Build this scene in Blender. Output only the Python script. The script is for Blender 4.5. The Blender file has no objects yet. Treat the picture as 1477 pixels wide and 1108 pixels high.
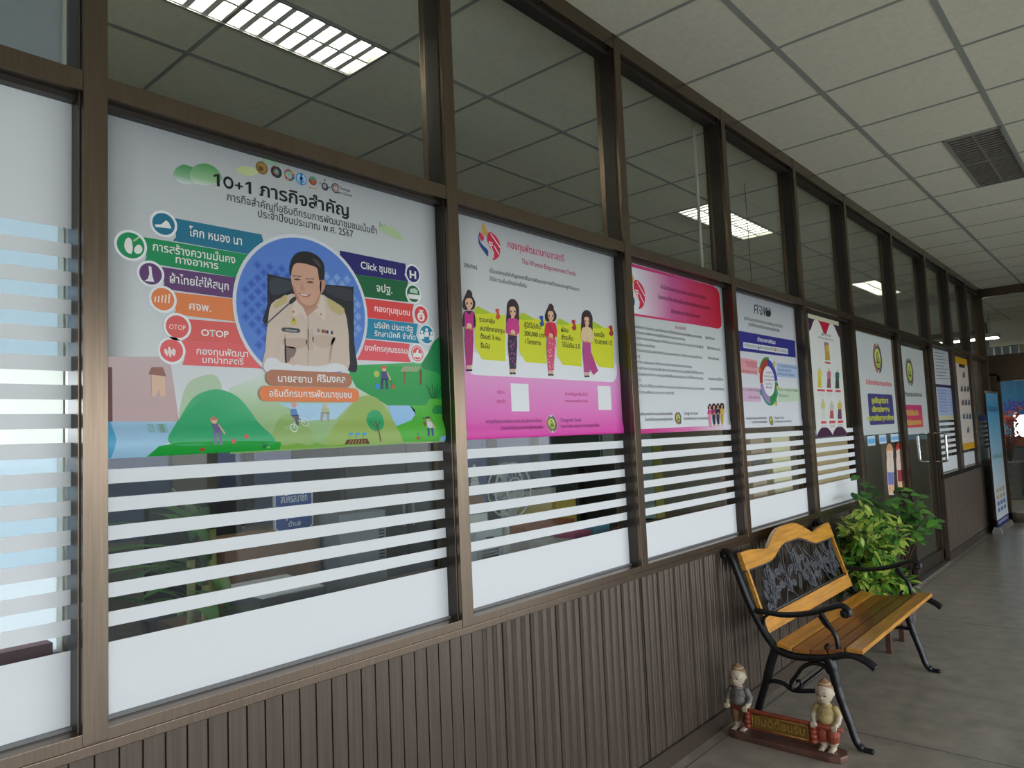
import bpy, bmesh, math, random
from mathutils import Vector, Matrix
S = bpy.context.scene
COL = S.collection
rnd = random.Random(7)

# ---------------- camera, sky, exposure ----------------
F_PX, CAM = 1047.6, Vector((1.566, 0.0, 1.343))
RGT, UPV, FWD = Vector((.7478, .6624, -.0427)), Vector((.0812, -.0276, .9963)), Vector((-.6588, .7487, .0745))
cd = bpy.data.cameras.new('camera'); cd.sensor_width = 36.0; cd.lens = F_PX / 1477 * 36; cd.clip_start = .02; cd.clip_end = 300
cam = bpy.data.objects.new('camera', cd); COL.objects.link(cam)
R3 = Matrix((RGT, UPV, -FWD)).transposed()
cam.matrix_world = Matrix.Translation(CAM) @ R3.to_4x4()
S.camera = cam
S.view_settings.view_transform = 'Standard'; S.view_settings.look = 'None'
S.view_settings.gamma = 1.0; S.view_settings.use_curve_mapping = False
S.view_settings.exposure = -0.22
S.cycles.use_denoising = True
S.cycles.max_bounces = 10; S.cycles.diffuse_bounces = 5; S.cycles.transparent_max_bounces = 16
S.cycles.sample_clamp_indirect = 6.0
W = bpy.data.worlds.new('sky'); S.world = W; W.use_nodes = True
wn = W.node_tree; bg = wn.nodes['Background']
tc = wn.nodes.new('ShaderNodeTexCoord'); sx = wn.nodes.new('ShaderNodeSeparateXYZ'); rp = wn.nodes.new('ShaderNodeValToRGB')
wn.links.new(tc.outputs['Generated'], sx.inputs[0]); wn.links.new(sx.outputs['Z'], rp.inputs[0]); wn.links.new(rp.outputs[0], bg.inputs[0])
rp.color_ramp.elements[0].position = 0.0; rp.color_ramp.elements[0].color = (.93, .97, 1, 1)
rp.color_ramp.elements[1].position = .7; rp.color_ramp.elements[1].color = (.55, .75, 1, 1)
SKY = 7.5
bg.inputs[1].default_value = SKY
# the sky's light comes in through the corridor's open side and its open end
def portal(name, loc, rot, sx_, sy_):
    l = bpy.data.lights.new(name, 'AREA'); l.shape = 'RECTANGLE'; l.size = sx_; l.size_y = sy_; l.cycles.is_portal = True
    o = bpy.data.objects.new(name, l); COL.objects.link(o); o.location = loc; o.rotation_euler = rot
P2 = math.pi / 2

# ---------------- materials ----------------
MC = {}
def hexc(h):
    v = [int(h[i:i+2], 16) / 255 for i in (0, 2, 4)]
    return tuple(c / 12.92 if c <= .04045 else ((c + .055) / 1.055) ** 2.4 for c in v) + (1,)
def mat(name, color, rough=.5, metal=0.0, spec=.5, noise=0.0, nscale=20.0, bump=0.0, bscale=200.0, emit=0, stretch=None, coat=0):
    if name in MC: return MC[name]
    m = bpy.data.materials.new(name); MC[name] = m; m.use_nodes = True
    nt = m.node_tree; b = nt.nodes['Principled BSDF']
    c = hexc(color) if isinstance(color, str) else tuple(color) + (1,)
    b.inputs['Base Color'].default_value = c; b.inputs['Roughness'].default_value = rough; b.inputs['Metallic'].default_value = metal
    b.inputs['Specular IOR Level'].default_value = spec; b.inputs['Coat Weight'].default_value = coat; b.inputs['Coat Roughness'].default_value = .15
    if emit:
        b.inputs['Emission Color'].default_value = c; b.inputs['Emission Strength'].default_value = emit
    if noise or bump:
        t = nt.nodes.new('ShaderNodeTexCoord'); mp = nt.nodes.new('ShaderNodeMapping'); nt.links.new(t.outputs['Object'], mp.inputs[0])
        if stretch: mp.inputs['Scale'].default_value = stretch
    if noise:
        n = nt.nodes.new('ShaderNodeTexNoise'); n.inputs['Scale'].default_value = nscale; n.inputs['Detail'].default_value = 6
        nt.links.new(mp.outputs[0], n.inputs[0])
        r = nt.nodes.new('ShaderNodeValToRGB'); r.color_ramp.elements[0].position = .3; r.color_ramp.elements[1].position = .7
        r.color_ramp.elements[0].color = tuple(x * (1 - noise) for x in c[:3]) + (1,); r.color_ramp.elements[1].color = tuple(min(1, x * (1 + noise)) for x in c[:3]) + (1,)
        nt.links.new(n.outputs[0], r.inputs[0]); nt.links.new(r.outputs[0], b.inputs['Base Color'])
    if bump:
        n2 = nt.nodes.new('ShaderNodeTexNoise'); n2.inputs['Scale'].default_value = bscale; nt.links.new(mp.outputs[0], n2.inputs[0])
        bp = nt.nodes.new('ShaderNodeBump'); bp.inputs['Strength'].default_value = bump; bp.inputs['Distance'].default_value = .004
        nt.links.new(n2.outputs[0], bp.inputs['Height']); nt.links.new(bp.outputs[0], b.inputs['Normal'])
    return m
def ink(h):                                   # printed colour on vinyl
    return mat('print_' + h, h, .42, 0, .35)
def glassmat(name, tint, rough=0.0):
    if name in MC: return MC[name]
    m = bpy.data.materials.new(name); MC[name] = m; m.use_nodes = True; nt = m.node_tree
    nt.nodes.remove(nt.nodes['Principled BSDF']); out = nt.nodes['Material Output']
    tr = nt.nodes.new('ShaderNodeBsdfTransparent'); tr.inputs[0].default_value = tuple(tint) + (1,)
    gl = nt.nodes.new('ShaderNodeBsdfGlossy'); gl.inputs['Roughness'].default_value = rough
    fr = nt.nodes.new('ShaderNodeFresnel'); gm = nt.nodes.new('ShaderNodeNewGeometry'); mr = nt.nodes.new('ShaderNodeMapRange'); mr.inputs[3].default_value = 1.25; mr.inputs[4].default_value = 1 / 1.25
    nt.links.new(gm.outputs['Backfacing'], mr.inputs[0]); nt.links.new(mr.outputs[0], fr.inputs[0]); mx = nt.nodes.new('ShaderNodeMixShader')
    nt.links.new(fr.outputs[0], mx.inputs[0]); nt.links.new(tr.outputs[0], mx.inputs[1]); nt.links.new(gl.outputs[0], mx.inputs[2]); nt.links.new(mx.outputs[0], out.inputs[0])
    return m

# ---------------- mesh helpers ----------------
class MB:
    def __init__(s): s.bm = bmesh.new(); s.mats = []
    def mi(s, m):
        if m not in s.mats: s.mats.append(m)
        return s.mats.index(m)
    def _new(s, faces, m, smooth=False):
        i = s.mi(m)
        for f in faces: f.material_index = i; f.smooth = smooth
    def box(s, x0, x1, y0, y1, z0, z1, m, rot=None, piv=None):
        v = [s.bm.verts.new((x, y, z)) for x in (x0, x1) for y in (y0, y1) for z in (z0, z1)]
        fs = [s.bm.faces.new([v[i] for i in q]) for q in ((0, 1, 3, 2), (4, 6, 7, 5), (0, 4, 5, 1), (2, 3, 7, 6), (0, 2, 6, 4), (1, 5, 7, 3))]
        s._new(fs, m)
        if rot is not None:
            p = Vector(piv if piv else ((x0 + x1) / 2, (y0 + y1) / 2, (z0 + z1) / 2))
            bmesh.ops.transform(s.bm, matrix=Matrix.Translation(p) @ rot.to_4x4() @ Matrix.Translation(-p), verts=v)
        return s
    def tube(s, pts, r, m, n=8, caps=True, flat=1.0, closed=False):
        pts = [Vector(p) for p in pts]; rs = r if isinstance(r, (list, tuple)) else [r] * len(pts); rings = []
        up = None
        for i, p in enumerate(pts):
            a = pts[max(0, i - 1)]; b = pts[min(len(pts) - 1, i + 1)]
            if closed: a = pts[i - 1]; b = pts[(i + 1) % len(pts)]
            d = (b - a).normalized()
            if up is None:
                up = Vector((0, 1, 0)) if abs(d.y) < .8 else Vector((1, 0, 0))
            e = (up - d * up.dot(d)).normalized(); up = e; g = d.cross(e)
            rings.append([s.bm.verts.new(p + (e * math.cos(t) * flat + g * math.sin(t)) * rs[i]) for t in [2 * math.pi * k / n for k in range(n)]])
        fs = []
        prs = list(zip(rings, rings[1:])) + ([(rings[-1], rings[0])] if closed else [])
        for A, B in prs:
            for k in range(n): fs.append(s.bm.faces.new((A[k], A[(k + 1) % n], B[(k + 1) % n], B[k])))
        s._new(fs, m, True)
        if caps and not closed: s._new([s.bm.faces.new(rings[0][::-1]), s.bm.faces.new(rings[-1])], m)
        return s
    def lathe(s, prof, c, m, n=24, smooth=True):
        rings = [[s.bm.verts.new((c[0] + r * math.cos(2 * math.pi * k / n), c[1] + r * math.sin(2 * math.pi * k / n), c[2] + z)) for k in range(n)] for r, z in prof]
        fs = [s.bm.faces.new((A[k], A[(k + 1) % n], B[(k + 1) % n], B[k])) for A, B in zip(rings, rings[1:]) for k in range(n)]
        fs += [s.bm.faces.new(rings[0][::-1]), s.bm.faces.new(rings[-1])]
        s._new(fs, m, smooth); return s
    def ell(s, c, r, m, u=16, v=10, mtx=None):
        M = Matrix.Translation(Vector(c)) @ (mtx.to_4x4() if mtx else Matrix.Identity(4)) @ Matrix.Diagonal(tuple(r) + (1,))
        q = bmesh.ops.create_uvsphere(s.bm, u_segments=u, v_segments=v, radius=1, matrix=M)
        s._new({f for w in q['verts'] for f in w.link_faces}, m, True); return s
    def prism(s, pts, fn, t0, t1, m, smooth=False):
        """pts 2-D outline; fn(a,b,t) -> 3-D"""
        A = [s.bm.verts.new(fn(a, b, t0)) for a, b in pts]; B = [s.bm.verts.new(fn(a, b, t1)) for a, b in pts]; n = len(pts)
        fs = [s.bm.faces.new((A[k], A[(k + 1) % n], B[(k + 1) % n], B[k])) for k in range(n)]
        s._new(fs, m, smooth); s._new([s.bm.faces.new(A[::-1]), s.bm.faces.new(B)], m); return s
    def face(s, pts, m):
        s._new([s.bm.faces.new([s.bm.verts.new(p) for p in pts])], m); return s
    def build(s, name, parent=None, world=True, bevel=0, fixn=True):
        if fixn: bmesh.ops.recalc_face_normals(s.bm, faces=s.bm.faces)
        if bevel:
            es = [e for e in s.bm.edges if len(e.link_faces) == 2 and e.calc_face_angle(0) > .6]
            bmesh.ops.bevel(s.bm, geom=es, offset=bevel, segments=2, affect='EDGES', profile=.6, clamp_overlap=True)
        if parent is not None and world:
            o = Vector((0, 0, 0)); p = parent
            while p is not None: o += p.location; p = p.parent
            bmesh.ops.translate(s.bm, vec=-o, verts=s.bm.verts)
        me = bpy.data.meshes.new(name); s.bm.to_mesh(me); s.bm.free()
        for m in s.mats: me.materials.append(m)
        ob = bpy.data.objects.new(name, me); COL.objects.link(ob); ob.parent = parent
        return ob
def rebase(o, loc):
    """move a top-level mesh's origin to its base"""
    loc = Vector(loc); o.data.transform(Matrix.Translation(-loc)); o.location = loc; return o
def tag(o, label, cat, group=None):
    o['label'] = label; o['category'] = cat
    if group: o['group'] = group
    return o
def thing(name, label, cat, loc, group=None):
    o = bpy.data.objects.new(name, None); o.empty_display_size = .05; COL.objects.link(o); o.location = loc
    return tag(o, label, cat, group)
def struct(o): o['kind'] = 'structure'; return o
def sempty(name, loc=(0, 0, 0)):
    o = bpy.data.objects.new(name, None); o.empty_display_size = .05; COL.objects.link(o); o.location = loc; return struct(o)
def copytree(o, parent=None):
    c = o.copy(); COL.objects.link(c); c.parent = parent
    for ch in o.children: copytree(ch, c)
    return c
def ray(px, py): return RGT * ((px - 738.5) / F_PX) - UPV * ((py - 554) / F_PX) + FWD
def at_x(px, py, x): d = ray(px, py); return CAM + d * ((x - CAM.x) / d.x)      # where a sight line meets the plane x
# ---------------- the room ----------------
ALU = mat('bronze_aluminium', (.165, .122, .088), .27, .9, .5, noise=.12, nscale=6, stretch=(30, 30, 1))
ALU2 = mat('bronze_bead_shade', (.05, .04, .034), .35, .4)
PANEL = mat('brown_panel', (.108, .08, .06), .33, .5, .5, noise=.18, nscale=5, stretch=(25, 25, .6))
CREAM = mat('cream_paint', (.62, .6, .52), .7, noise=.05, nscale=3)
GREY = mat('grey_paint', (.42, .43, .45), .7)
FILM = mat('frosted_film', (.82, .83, .84), .5, 0, .4)
GLASS = glassmat('window_glass', (.955, .975, .965))
CONC = mat('concrete', (.36, .32, .25), .8, noise=.15, nscale=3)
HC, ZT0, ZT1, ZR0, ZR1 = 3.012, 2.08, 2.122, .777, .819
YEND = 11.05
XR = 5.2                                      # the open side of the hall
GX = -.055                                    # glass plane

# floor: terrazzo with joints
TERR = mat('terrazzo', (.34, .30, .245), .30, 0, .5, noise=.22, nscale=9)
nt = TERR.node_tree; b = nt.nodes['Principled BSDF']
t = nt.nodes.new('ShaderNodeTexCoord'); v = nt.nodes.new('ShaderNodeTexVoronoi'); v.inputs['Scale'].default_value = 70
nt.links.new(t.outputs['Object'], v.inputs[0])
cr = nt.nodes.new('ShaderNodeValToRGB'); cr.color_ramp.elements[0].position = 0; cr.color_ramp.elements[0].color = (.55, .53, .5, 1); cr.color_ramp.elements[1].position = .22; cr.color_ramp.elements[1].color = (1, 1, 1, 1)
nt.links.new(v.outputs['Distance'], cr.inputs[0])
mx = nt.nodes.new('ShaderNodeMix'); mx.data_type = 'RGBA'; mx.blend_type = 'MULTIPLY'; mx.inputs[0].default_value = .6
src = b.inputs['Base Color'].links[0].from_socket
nt.links.new(src, mx.inputs[6]); nt.links.new(cr.outputs[0], mx.inputs[7]); nt.links.new(mx.outputs[2], b.inputs['Base Color'])
JOINT = mat('floor_joint', (.12, .11, .10), .6)
f = MB(); f.box(-5.2, XR, -3, 16, -.12, 0, TERR)
fl = struct(f.build('floor'))
j = MB(); j.box(.045, .051, -3, YEND, -.001, .0006, JOINT)
for y in (-.99, 1.21, 3.41, 5.61, 7.81, 10.01): j.box(.048, XR, y, y + .005, -.001, .0006, JOINT)
for x in (1.25, 2.45, 3.65): j.box(x, x + .005, -3, YEND, -.001, .0006, JOINT)
j.build('floor_joint', fl)
g = MB(); g.box(XR, 60, -40, 60, -.6, -.12, CONC); g.box(-80, -5.2, -60, 60, -.6, -.32, CONC); g.box(-5.2, XR, -60, -3, -.6, -.32, CONC)
g.box(-5.2, -.9, -3, .75, -.3, .002, CONC)
struct(g.build('ground'))

# ceiling: white tiles in a T-bar grid, 0.6 m; holes where the light fittings sit
TILE = mat('ceiling_tile', (.80, .75, .60), .85, noise=.05, nscale=40, bump=.15, bscale=300)
TBAR = mat('ceiling_bar', (.33, .33, .30), .5)
X0, Y0 = .4441, 2.5402
xs = [X0 - .596 * k for k in range(1, 10)][::-1] + [X0 + .596 * k for k in range(0, 9)]
ys = [Y0 + .6 * k for k in range(-9, 24)]
holes = [(.742, 1.040, ys[13], ys[15])] + [(-1.046, -.748, ys[6 + 7 * q], ys[8 + 7 * q]) for q in range(3)]
def covered(x, y): return any(a < x < b and c < y < d for a, b, c, d in holes)
c = MB()
xcuts = sorted(set([round(x, 4) for x in xs] + [.742, -1.046, 1.04, -.748]))
for xa, xb in zip(xcuts, xcuts[1:]):
    if xb - xa < .01: continue
    for ya, yb in zip(ys, ys[1:]):
        xm, ym = (xa + xb) / 2, (ya + yb) / 2
        if covered(xm, ym) or (xm < -.95 and ym < .7): continue
        c.face([(xa, ya, HC), (xa, yb, HC), (xb, yb, HC), (xb, ya, HC)], TILE)
ce = struct(c.build('ceiling', fixn=False))
c = MB()
for x in xs: c.box(x - .012, x + .012, -2.8 if x > -.95 else .72, 16, HC - .003, HC + .02, TBAR)
for y in ys: c.box(xs[0] if y > .72 else -.95, XR, y - .008, y + .008, HC - .0025, HC + .02, TBAR)
c.build('ceiling_grid', ce)
c = MB(); c.box(-5.2, XR + .6, -3.0, 16, 3.32, 3.42, CONC); struct(c.build('roof'))

# light fittings
def troffer(x0, x1, y0, y1, lit, label, group=None):
    t = thing('ceiling_light', label, 'ceiling light', ((x0 + x1) / 2, (y0 + y1) / 2, HC), group)
    white = mat('lamp_white', (.8, .8, .76), .4); dull = mat('lamp_dull', (.23, .20, .17), .5, .3)
    rf = white if lit else dull
    h = MB(); e = .012
    h.box(x0, x1, y0, y1, HC + .085, HC + .09, rf)
    for a in ((x0, x0 + .006, y0, y1), (x1 - .006, x1, y0, y1), (x0, x1, y0, y0 + .006), (x0, x1, y1 - .006, y1)): h.box(*a, HC, HC + .09, rf)
    h.build('housing', t)
    fr = MB(); fm = mat('lamp_frame', (.42, .42, .4), .35, .5)
    for a in ((x0, x0 + e, y0, y1), (x1 - e, x1, y0, y1), (x0, x1, y0, y0 + e), (x0, x1, y1 - e, y1)): fr.box(*a, HC - .006, HC + .004, fm)
    fr.build('frame', t)
    xm = (x0 + x1) / 2; l = MB(); lm = white if lit else mat('louver_grey', (.30, .265, .225), .45, .3)
    n = 26 if not lit else 16
    l.box(xm - .006, xm + .006, y0 + e, y1 - e, HC, HC + .045, lm)
    for k in range(1, n):
        y = y0 + (y1 - y0) * k / n
        l.prism([(y - .012, 0.001), (y + .012, 0.001), (y + .002, .045), (y - .002, .045)], lambda a, b, q: (q, a, HC + b), x0 + e, x1 - e, lm)
    for sx_ in (x0 + e, x1 - e): l.box(sx_ - .004, sx_ + .004, y0 + e, y1 - e, HC, HC + .05, lm)
    l.build('louver', t)
    tm = mat('tube_lit', (1, .97, .86), .3, emit=45) if lit else mat('tube_dead', (.45, .44, .42), .3)
    for x in ((x0 + xm) / 2, (x1 + xm) / 2):
        MB().tube([(x, y0 + .03, HC + .064), (x, y1 - .03, HC + .064)], .013, tm, 12).build('tube', t)
troffer(*holes[0], False, 'unlit louvred light fitting over the corridor, brown and dark')
for h_, lb in zip(holes[1:], ('lit louvred office light seen through the pane above the big green mission poster', 'lit louvred office light seen in the middle panes, beyond the hanging wire',
                              'small distant lit office light seen through the panes over the two emblem posters')): troffer(*h_, True, lb, 'lit office ceiling lights')

# window wall between corridor and office: mullions, transom, rails, glass, film
MY = [-.446, .554, 1.561, 2.556, 3.555, 4.559, 5.545, 6.784, 7.984, 9.03, 10.03]     # far edge of each mullion face
MW = .046
for i, y in enumerate(MY):
    m = MB(); z0 = ZR0 + .02 if i < 6 or i > 8 else 0
    m.box(-.10, .002, y - MW, y, z0, HC, ALU)
    m.box(-.075, -.014, y - MW - .0035, y + .0035, z0 + .02, HC - .04, ALU2)  # bead widened over the mullion sides, its dark colour painting their shade
    struct(m.build('trim_%d' % (i + 1), bevel=.0015))
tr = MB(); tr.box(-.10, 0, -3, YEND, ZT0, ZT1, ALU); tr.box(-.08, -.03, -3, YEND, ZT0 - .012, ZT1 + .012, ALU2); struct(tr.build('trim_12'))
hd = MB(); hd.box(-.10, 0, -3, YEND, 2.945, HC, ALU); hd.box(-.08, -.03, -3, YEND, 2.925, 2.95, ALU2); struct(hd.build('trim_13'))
SILL = mat('sill_silver', (.34, .33, .32), .35, .6)
for k, (ya, yb) in enumerate(((-3, MY[6]), (MY[8] - MW, YEND))):
    r = MB(); r.box(-.10, 0, ya, yb, ZR0, ZR1, ALU); r.box(-.10, .004, ya, yb, ZR0 - .002, ZR0 + .018, ALU)
    struct(r.build('trim_%d' % (14 + k), bevel=.0015))
def strips(lo, n): return [(lo + .0575 * k, lo + .0575 * k + .0295) for k in range(n)]
bays = list(zip(MY, [y - MW for y in MY[1:]])) + [(MY[10], YEND - .06)]
for i, (ya, yb) in enumerate(bays):
    w = sempty('window_%d' % (i + 1), (GX, (ya + yb) / 2, ZR1))
    door = i in (6, 7)
    MB().box(GX - .006, GX, ya, yb, ZT1, 2.945, GLASS).build('upper_pane', w)
    if not door:
        MB().box(GX - .006, GX, ya, yb, ZR1, ZT0, GLASS).build('glass_pane', w)
        fm = MB(); x0, x1 = GX + .0004, GX + .0012
        fm.box(x0, x1, ya, yb, ZR1, .967, FILM)
        n = 14 if i == 0 else (6 if i == 5 else 6)
        for a, b2 in strips(.9975, n): fm.box(x0, x1, ya, yb, a, b2, FILM)
        if i == 0: fm.box(x0, x1, ya, yb, 1.858 - .052, ZT0, FILM)
        fm.build('frosted_film', w)
        bd = MB(); bd.box(GX, GX + .012, ya, yb, ZR1, ZR1 + .006, mat('glazing_bead', (.2, .2, .2), .4, .5)); bd.build('glazing_bead', w)
# lower fluted panelling
def panelling(name, ya, yb):
    p = MB(); prof = []; y = ya; k = 0; P = .0447
    while y < yb:
        e = min(y + P, yb)
        if y < 1.6: prof += [(y, -.016), (y + .0022, -.016), (y + .003, -.010), (e - .0012, -.010), (e, -.016)]
        else:
            d = -.016 if k % 3 == 0 else -.0115
            prof += [(y, d), (y + .0012, d), (y + .004, -.0085), (y + .017, -.0095), (y + .0225, -.0108), (y + .028, -.0095), (e - .004, -.0085), (e - .0006, -.0105)]
        y = e; k += 1
    A = [p.bm.verts.new((x, y, .0)) for y, x in prof]; B = [p.bm.verts.new((x, y, ZR0)) for y, x in prof]
    p._new([p.bm.faces.new((A[q], A[q + 1], B[q + 1], B[q])) for q in range(len(A) - 1)], PANEL)
    p.box(-.09, -.03, ya, yb, 0, ZR0, PANEL)
    return struct(p.build(name, fixn=False))
panelling('wall_left', -3, MY[6] - MW); panelling('wall_left.001', MY[8], YEND)
for k, (ya, yb) in enumerate(((-3, MY[6] - MW), (MY[8], YEND))):
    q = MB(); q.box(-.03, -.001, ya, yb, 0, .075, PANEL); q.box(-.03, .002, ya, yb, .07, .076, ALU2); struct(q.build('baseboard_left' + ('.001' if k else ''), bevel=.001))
post = MB(); post.box(-.10, .012, YEND - .06, YEND, 0, HC, ALU); struct(post.build('trim_16', bevel=.001))
for x_, yy in ((2.51, 0),):
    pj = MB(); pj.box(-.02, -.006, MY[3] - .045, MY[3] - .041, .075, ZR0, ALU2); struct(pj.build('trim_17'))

# glazed door with its fixed leaf
def leaf(name, ya, yb, zt):
    d = sempty(name, (-.055, (ya + yb) / 2, 0))
    fr = MB()
    fr.box(-.078, -.034, ya, ya + .05, 0.03, zt, ALU); fr.box(-.078, -.034, yb - .05, yb, 0.03, zt, ALU)
    fr.box(-.078, -.034, ya, yb, .03, .13, ALU); fr.box(-.078, -.034, ya, yb, zt - .05, zt, ALU)
    fr.build('door_frame', d, bevel=.0015)
    MB().box(-.058, -.052, ya + .05, yb - .05, .13, zt - .05, GLASS).build('glass_pane', d)
    return d
leaf('door_1', MY[6], MY[7] - MW, ZT0); d2 = leaf('door_2', MY[7], MY[8] - MW, ZT0)
CHROME = mat('chrome', (.8, .8, .8), .12, 1)
for sgn in (1, -1):
    hy = MY[8] - MW - .03; x0 = -.055 + sgn * .02; x1 = -.055 + sgn * .115
    MB().tube([(x0, hy, .95), (x1 - sgn * .02, hy, .95), (x1 - sgn * .005, hy, .957), (x1, hy, .975), (x1, hy, 1.195), (x1 - sgn * .005, hy, 1.213), (x1 - sgn * .02, hy, 1.22), (x0, hy, 1.22)], .012, CHROME, 10).build('door_handle', d2)
th = MB(); th.box(-.1, .01, MY[6], MY[8] - MW, 0, .012, mat('threshold', (.25, .24, .22), .4, .6)); struct(th.build('trim_18'))

# office shell, the porch window behind the first bay
q = MB(); q.box(-5.2, -5.1, .75, 16, 0, .6, CREAM); q.box(-5.2, -5.1, .75, 16, 1.75, 3.3, CREAM)
for ya, yb in ((.75, 1.4), (2.9, 3.32), (3.6, 3.69), (4.28, 4.37), (4.65, 5.45), (6.3, 6.42), (7.1, 7.22), (8.0, 8.1), (8.5, 16)): q.box(-5.2, -5.1, ya, yb, .6, 1.75, mat('dark_post', (.06, .05, .05), .6) if yb - ya < .15 else CREAM)
struct(q.build('wall_far_left'))
TINT = glassmat('grey_tint', (.10, .11, .14), .2)
for k, (ya, yb) in enumerate(((1.4, 2.9), (3.32, 3.6), (3.69, 4.28), (4.37, 4.65), (5.45, 6.3), (6.42, 7.1), (7.22, 8.0), (8.1, 8.5))):
    struct(MB().box(-5.16, -5.15, ya, yb, .6, 1.75, TINT).build('window_%d' % (20 + k)))
q = MB(); q.box(-5.2, -.8, .72, .8, 0, 3.3, CREAM); q.box(-.86, -.78, .71, .80, 0, 3.3, CREAM); struct(q.build('wall_porch'))
q = MB(); q.box(-.86, -.8, -3, .71, 0, .80, GREY); q.box(-.86, -.8, -3, .71, 2.15, 3.3, GREY); struct(q.build('wall_porch_front'))
BLUE = glassmat('blue_film', (.58, .68, .76))
nt = BLUE.node_tree; tl = nt.nodes.new('ShaderNodeBsdfTranslucent'); tl.inputs[0].default_value = (.66, .71, .76, 1); mxs = [n for n in nt.nodes if n.type == 'MIX_SHADER'][0]
m2 = nt.nodes.new('ShaderNodeMixShader'); m2.inputs[0].default_value = .6
nt.links.new([n for n in nt.nodes if n.type == 'BSDF_TRANSPARENT'][0].outputs[0], m2.inputs[1]); nt.links.new(tl.outputs[0], m2.inputs[2]); nt.links.new(m2.outputs[0], mxs.inputs[1])
w = sempty('window_30', (-.83, -1, 1.0))
MB().box(-.832, -.828, -3, .71, 1.604, 2.15, BLUE).build('upper_pane', w); MB().box(-.832, -.828, -3, .71, 1.02, 1.383, BLUE).build('lower_pane', w)
WHT = glassmat('white_film', (.7, .72, .76)); tl = WHT.node_tree.nodes.new('ShaderNodeBsdfTranslucent'); tl.inputs[0].default_value = (.75, .77, .8, 1); WHT.node_tree.links.new(tl.outputs[0], [n for n in WHT.node_tree.nodes if n.type == 'MIX_SHADER'][0].inputs[1])
MB().box(-.832, -.828, -3, .71, .80, 1.02, WHT).build('frosted_pane', w)
struct(MB().box(-.79, -.74, -3, .675, .74, .84, mat('maroon_ledge', (.20, .045, .06), .6)).build('trim_20'))
# office end wall, corridor end wall
q = MB(); q.box(-5.1, -.10, YEND, YEND + .1, 0, 2.1, CREAM); q.box(-5.1, -.10, YEND, YEND + .1, 2.5, HC, CREAM); struct(q.build('wall_office_end'))
DK = ALU
q = MB(); q.box(3.1, XR, YEND, YEND + .08, 0, HC, DK); q.box(0, 3.1, YEND, YEND + .08, 2.90, HC, DK); q.box(0, 3.1, YEND, YEND + .08, 1.88, 2.14, DK)
q.box(0.0, .09, YEND, YEND + .08, 0, 1.9, DK); q.box(2.2, 3.1, YEND, YEND + .08, 0, 1.9, DK); struct(q.build('wall_end'))
w = sempty('window_31', (1, YEND, 2.2)); MB().box(0, 3.1, YEND + .04, YEND + .046, 2.14, 2.9, GLASS).build('glass_pane', w)
def enddoor(name, xa, xb):
    d = sempty(name, ((xa + xb) / 2, YEND, 0)); fr = MB()
    for a in ((xa, xa + .03, 0.01, 1.88), (xb - .03, xb, .01, 1.88), (xa, xb, .01, .14), (xa, xb, 1.80, 1.88)): fr.box(a[0], a[1], YEND + .01, YEND + .05, a[2], a[3], DK)
    fr.build('door_frame', d, bevel=.001)
    MB().box(xa + .03, xb - .03, YEND + .028, YEND + .034, .14, 1.8, GLASS).build('glass_pane', d)
enddoor('door_3', .09, 1.2); enddoor('door_4', 1.2, 2.2)
# room beyond the end doors
DGW = mat('dark_grey_wall', (.10, .11, .12), .5)
q = MB(); q.box(-5.1, XR, 15, 15.1, 0, .86, DGW); q.box(-5.1, -.5, 15, 15.1, .86, 3.3, DGW); q.box(-.5, XR, 15, 15.1, 1.37, 3.3, CREAM)
struct(q.build('wall_beyond'))
w = sempty('window_32', (1, 15, .86)); q = MB()
MB().box(-.26, -.06, 15.03, 15.04, .86, 1.37, GLASS).build('glass_pane', w)
for xa, xb in ((-.5, -.26), (-.06, XR)): MB().box(xa, xb, 15.03, 15.04, .86, 1.37, glassmat('blue_grey_glass', (.12, .17, .2))).build('glass_pane', w)
for x in (-.5, -.28, -.06, .5, 1.2, 1.9, 2.6, 3.4, 4.2): q.box(x, x + .03, 14.99, 15.05, .86, 1.37, DK)
q.box(-.5, XR, 14.98, 15.05, .84, 1.0, mat('red_brown_rail', (.26, .07, .04), .5)); q.build('frame', w)
ZO = 2.15
# the hall's open side, its dark far and entry ends
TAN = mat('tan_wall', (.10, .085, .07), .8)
q = MB(); q.box(XR, XR + .15, 8.8, 16, 0, 3.3, TAN); q.box(XR, XR + .15, -3, 8.8, ZO, 3.3, TAN)
for y in (-.2, 3.4): q.box(XR - .02, XR + .17, y, y + .2, 0, ZO, TAN)
struct(q.build('wall_right'))
q = MB(); q.box(0, XR, -2.7, -2.6, 0, 3.3, TAN); struct(q.build('wall_entry'))
portal('daylight_side', (XR + .18, 3.1, ZO / 2), (0, P2, 0), ZO, 11.4)
portal('daylight_porch', (-.9, -1.2, 1.6), (0, -P2, 0), 1.2, 3.6)
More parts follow.
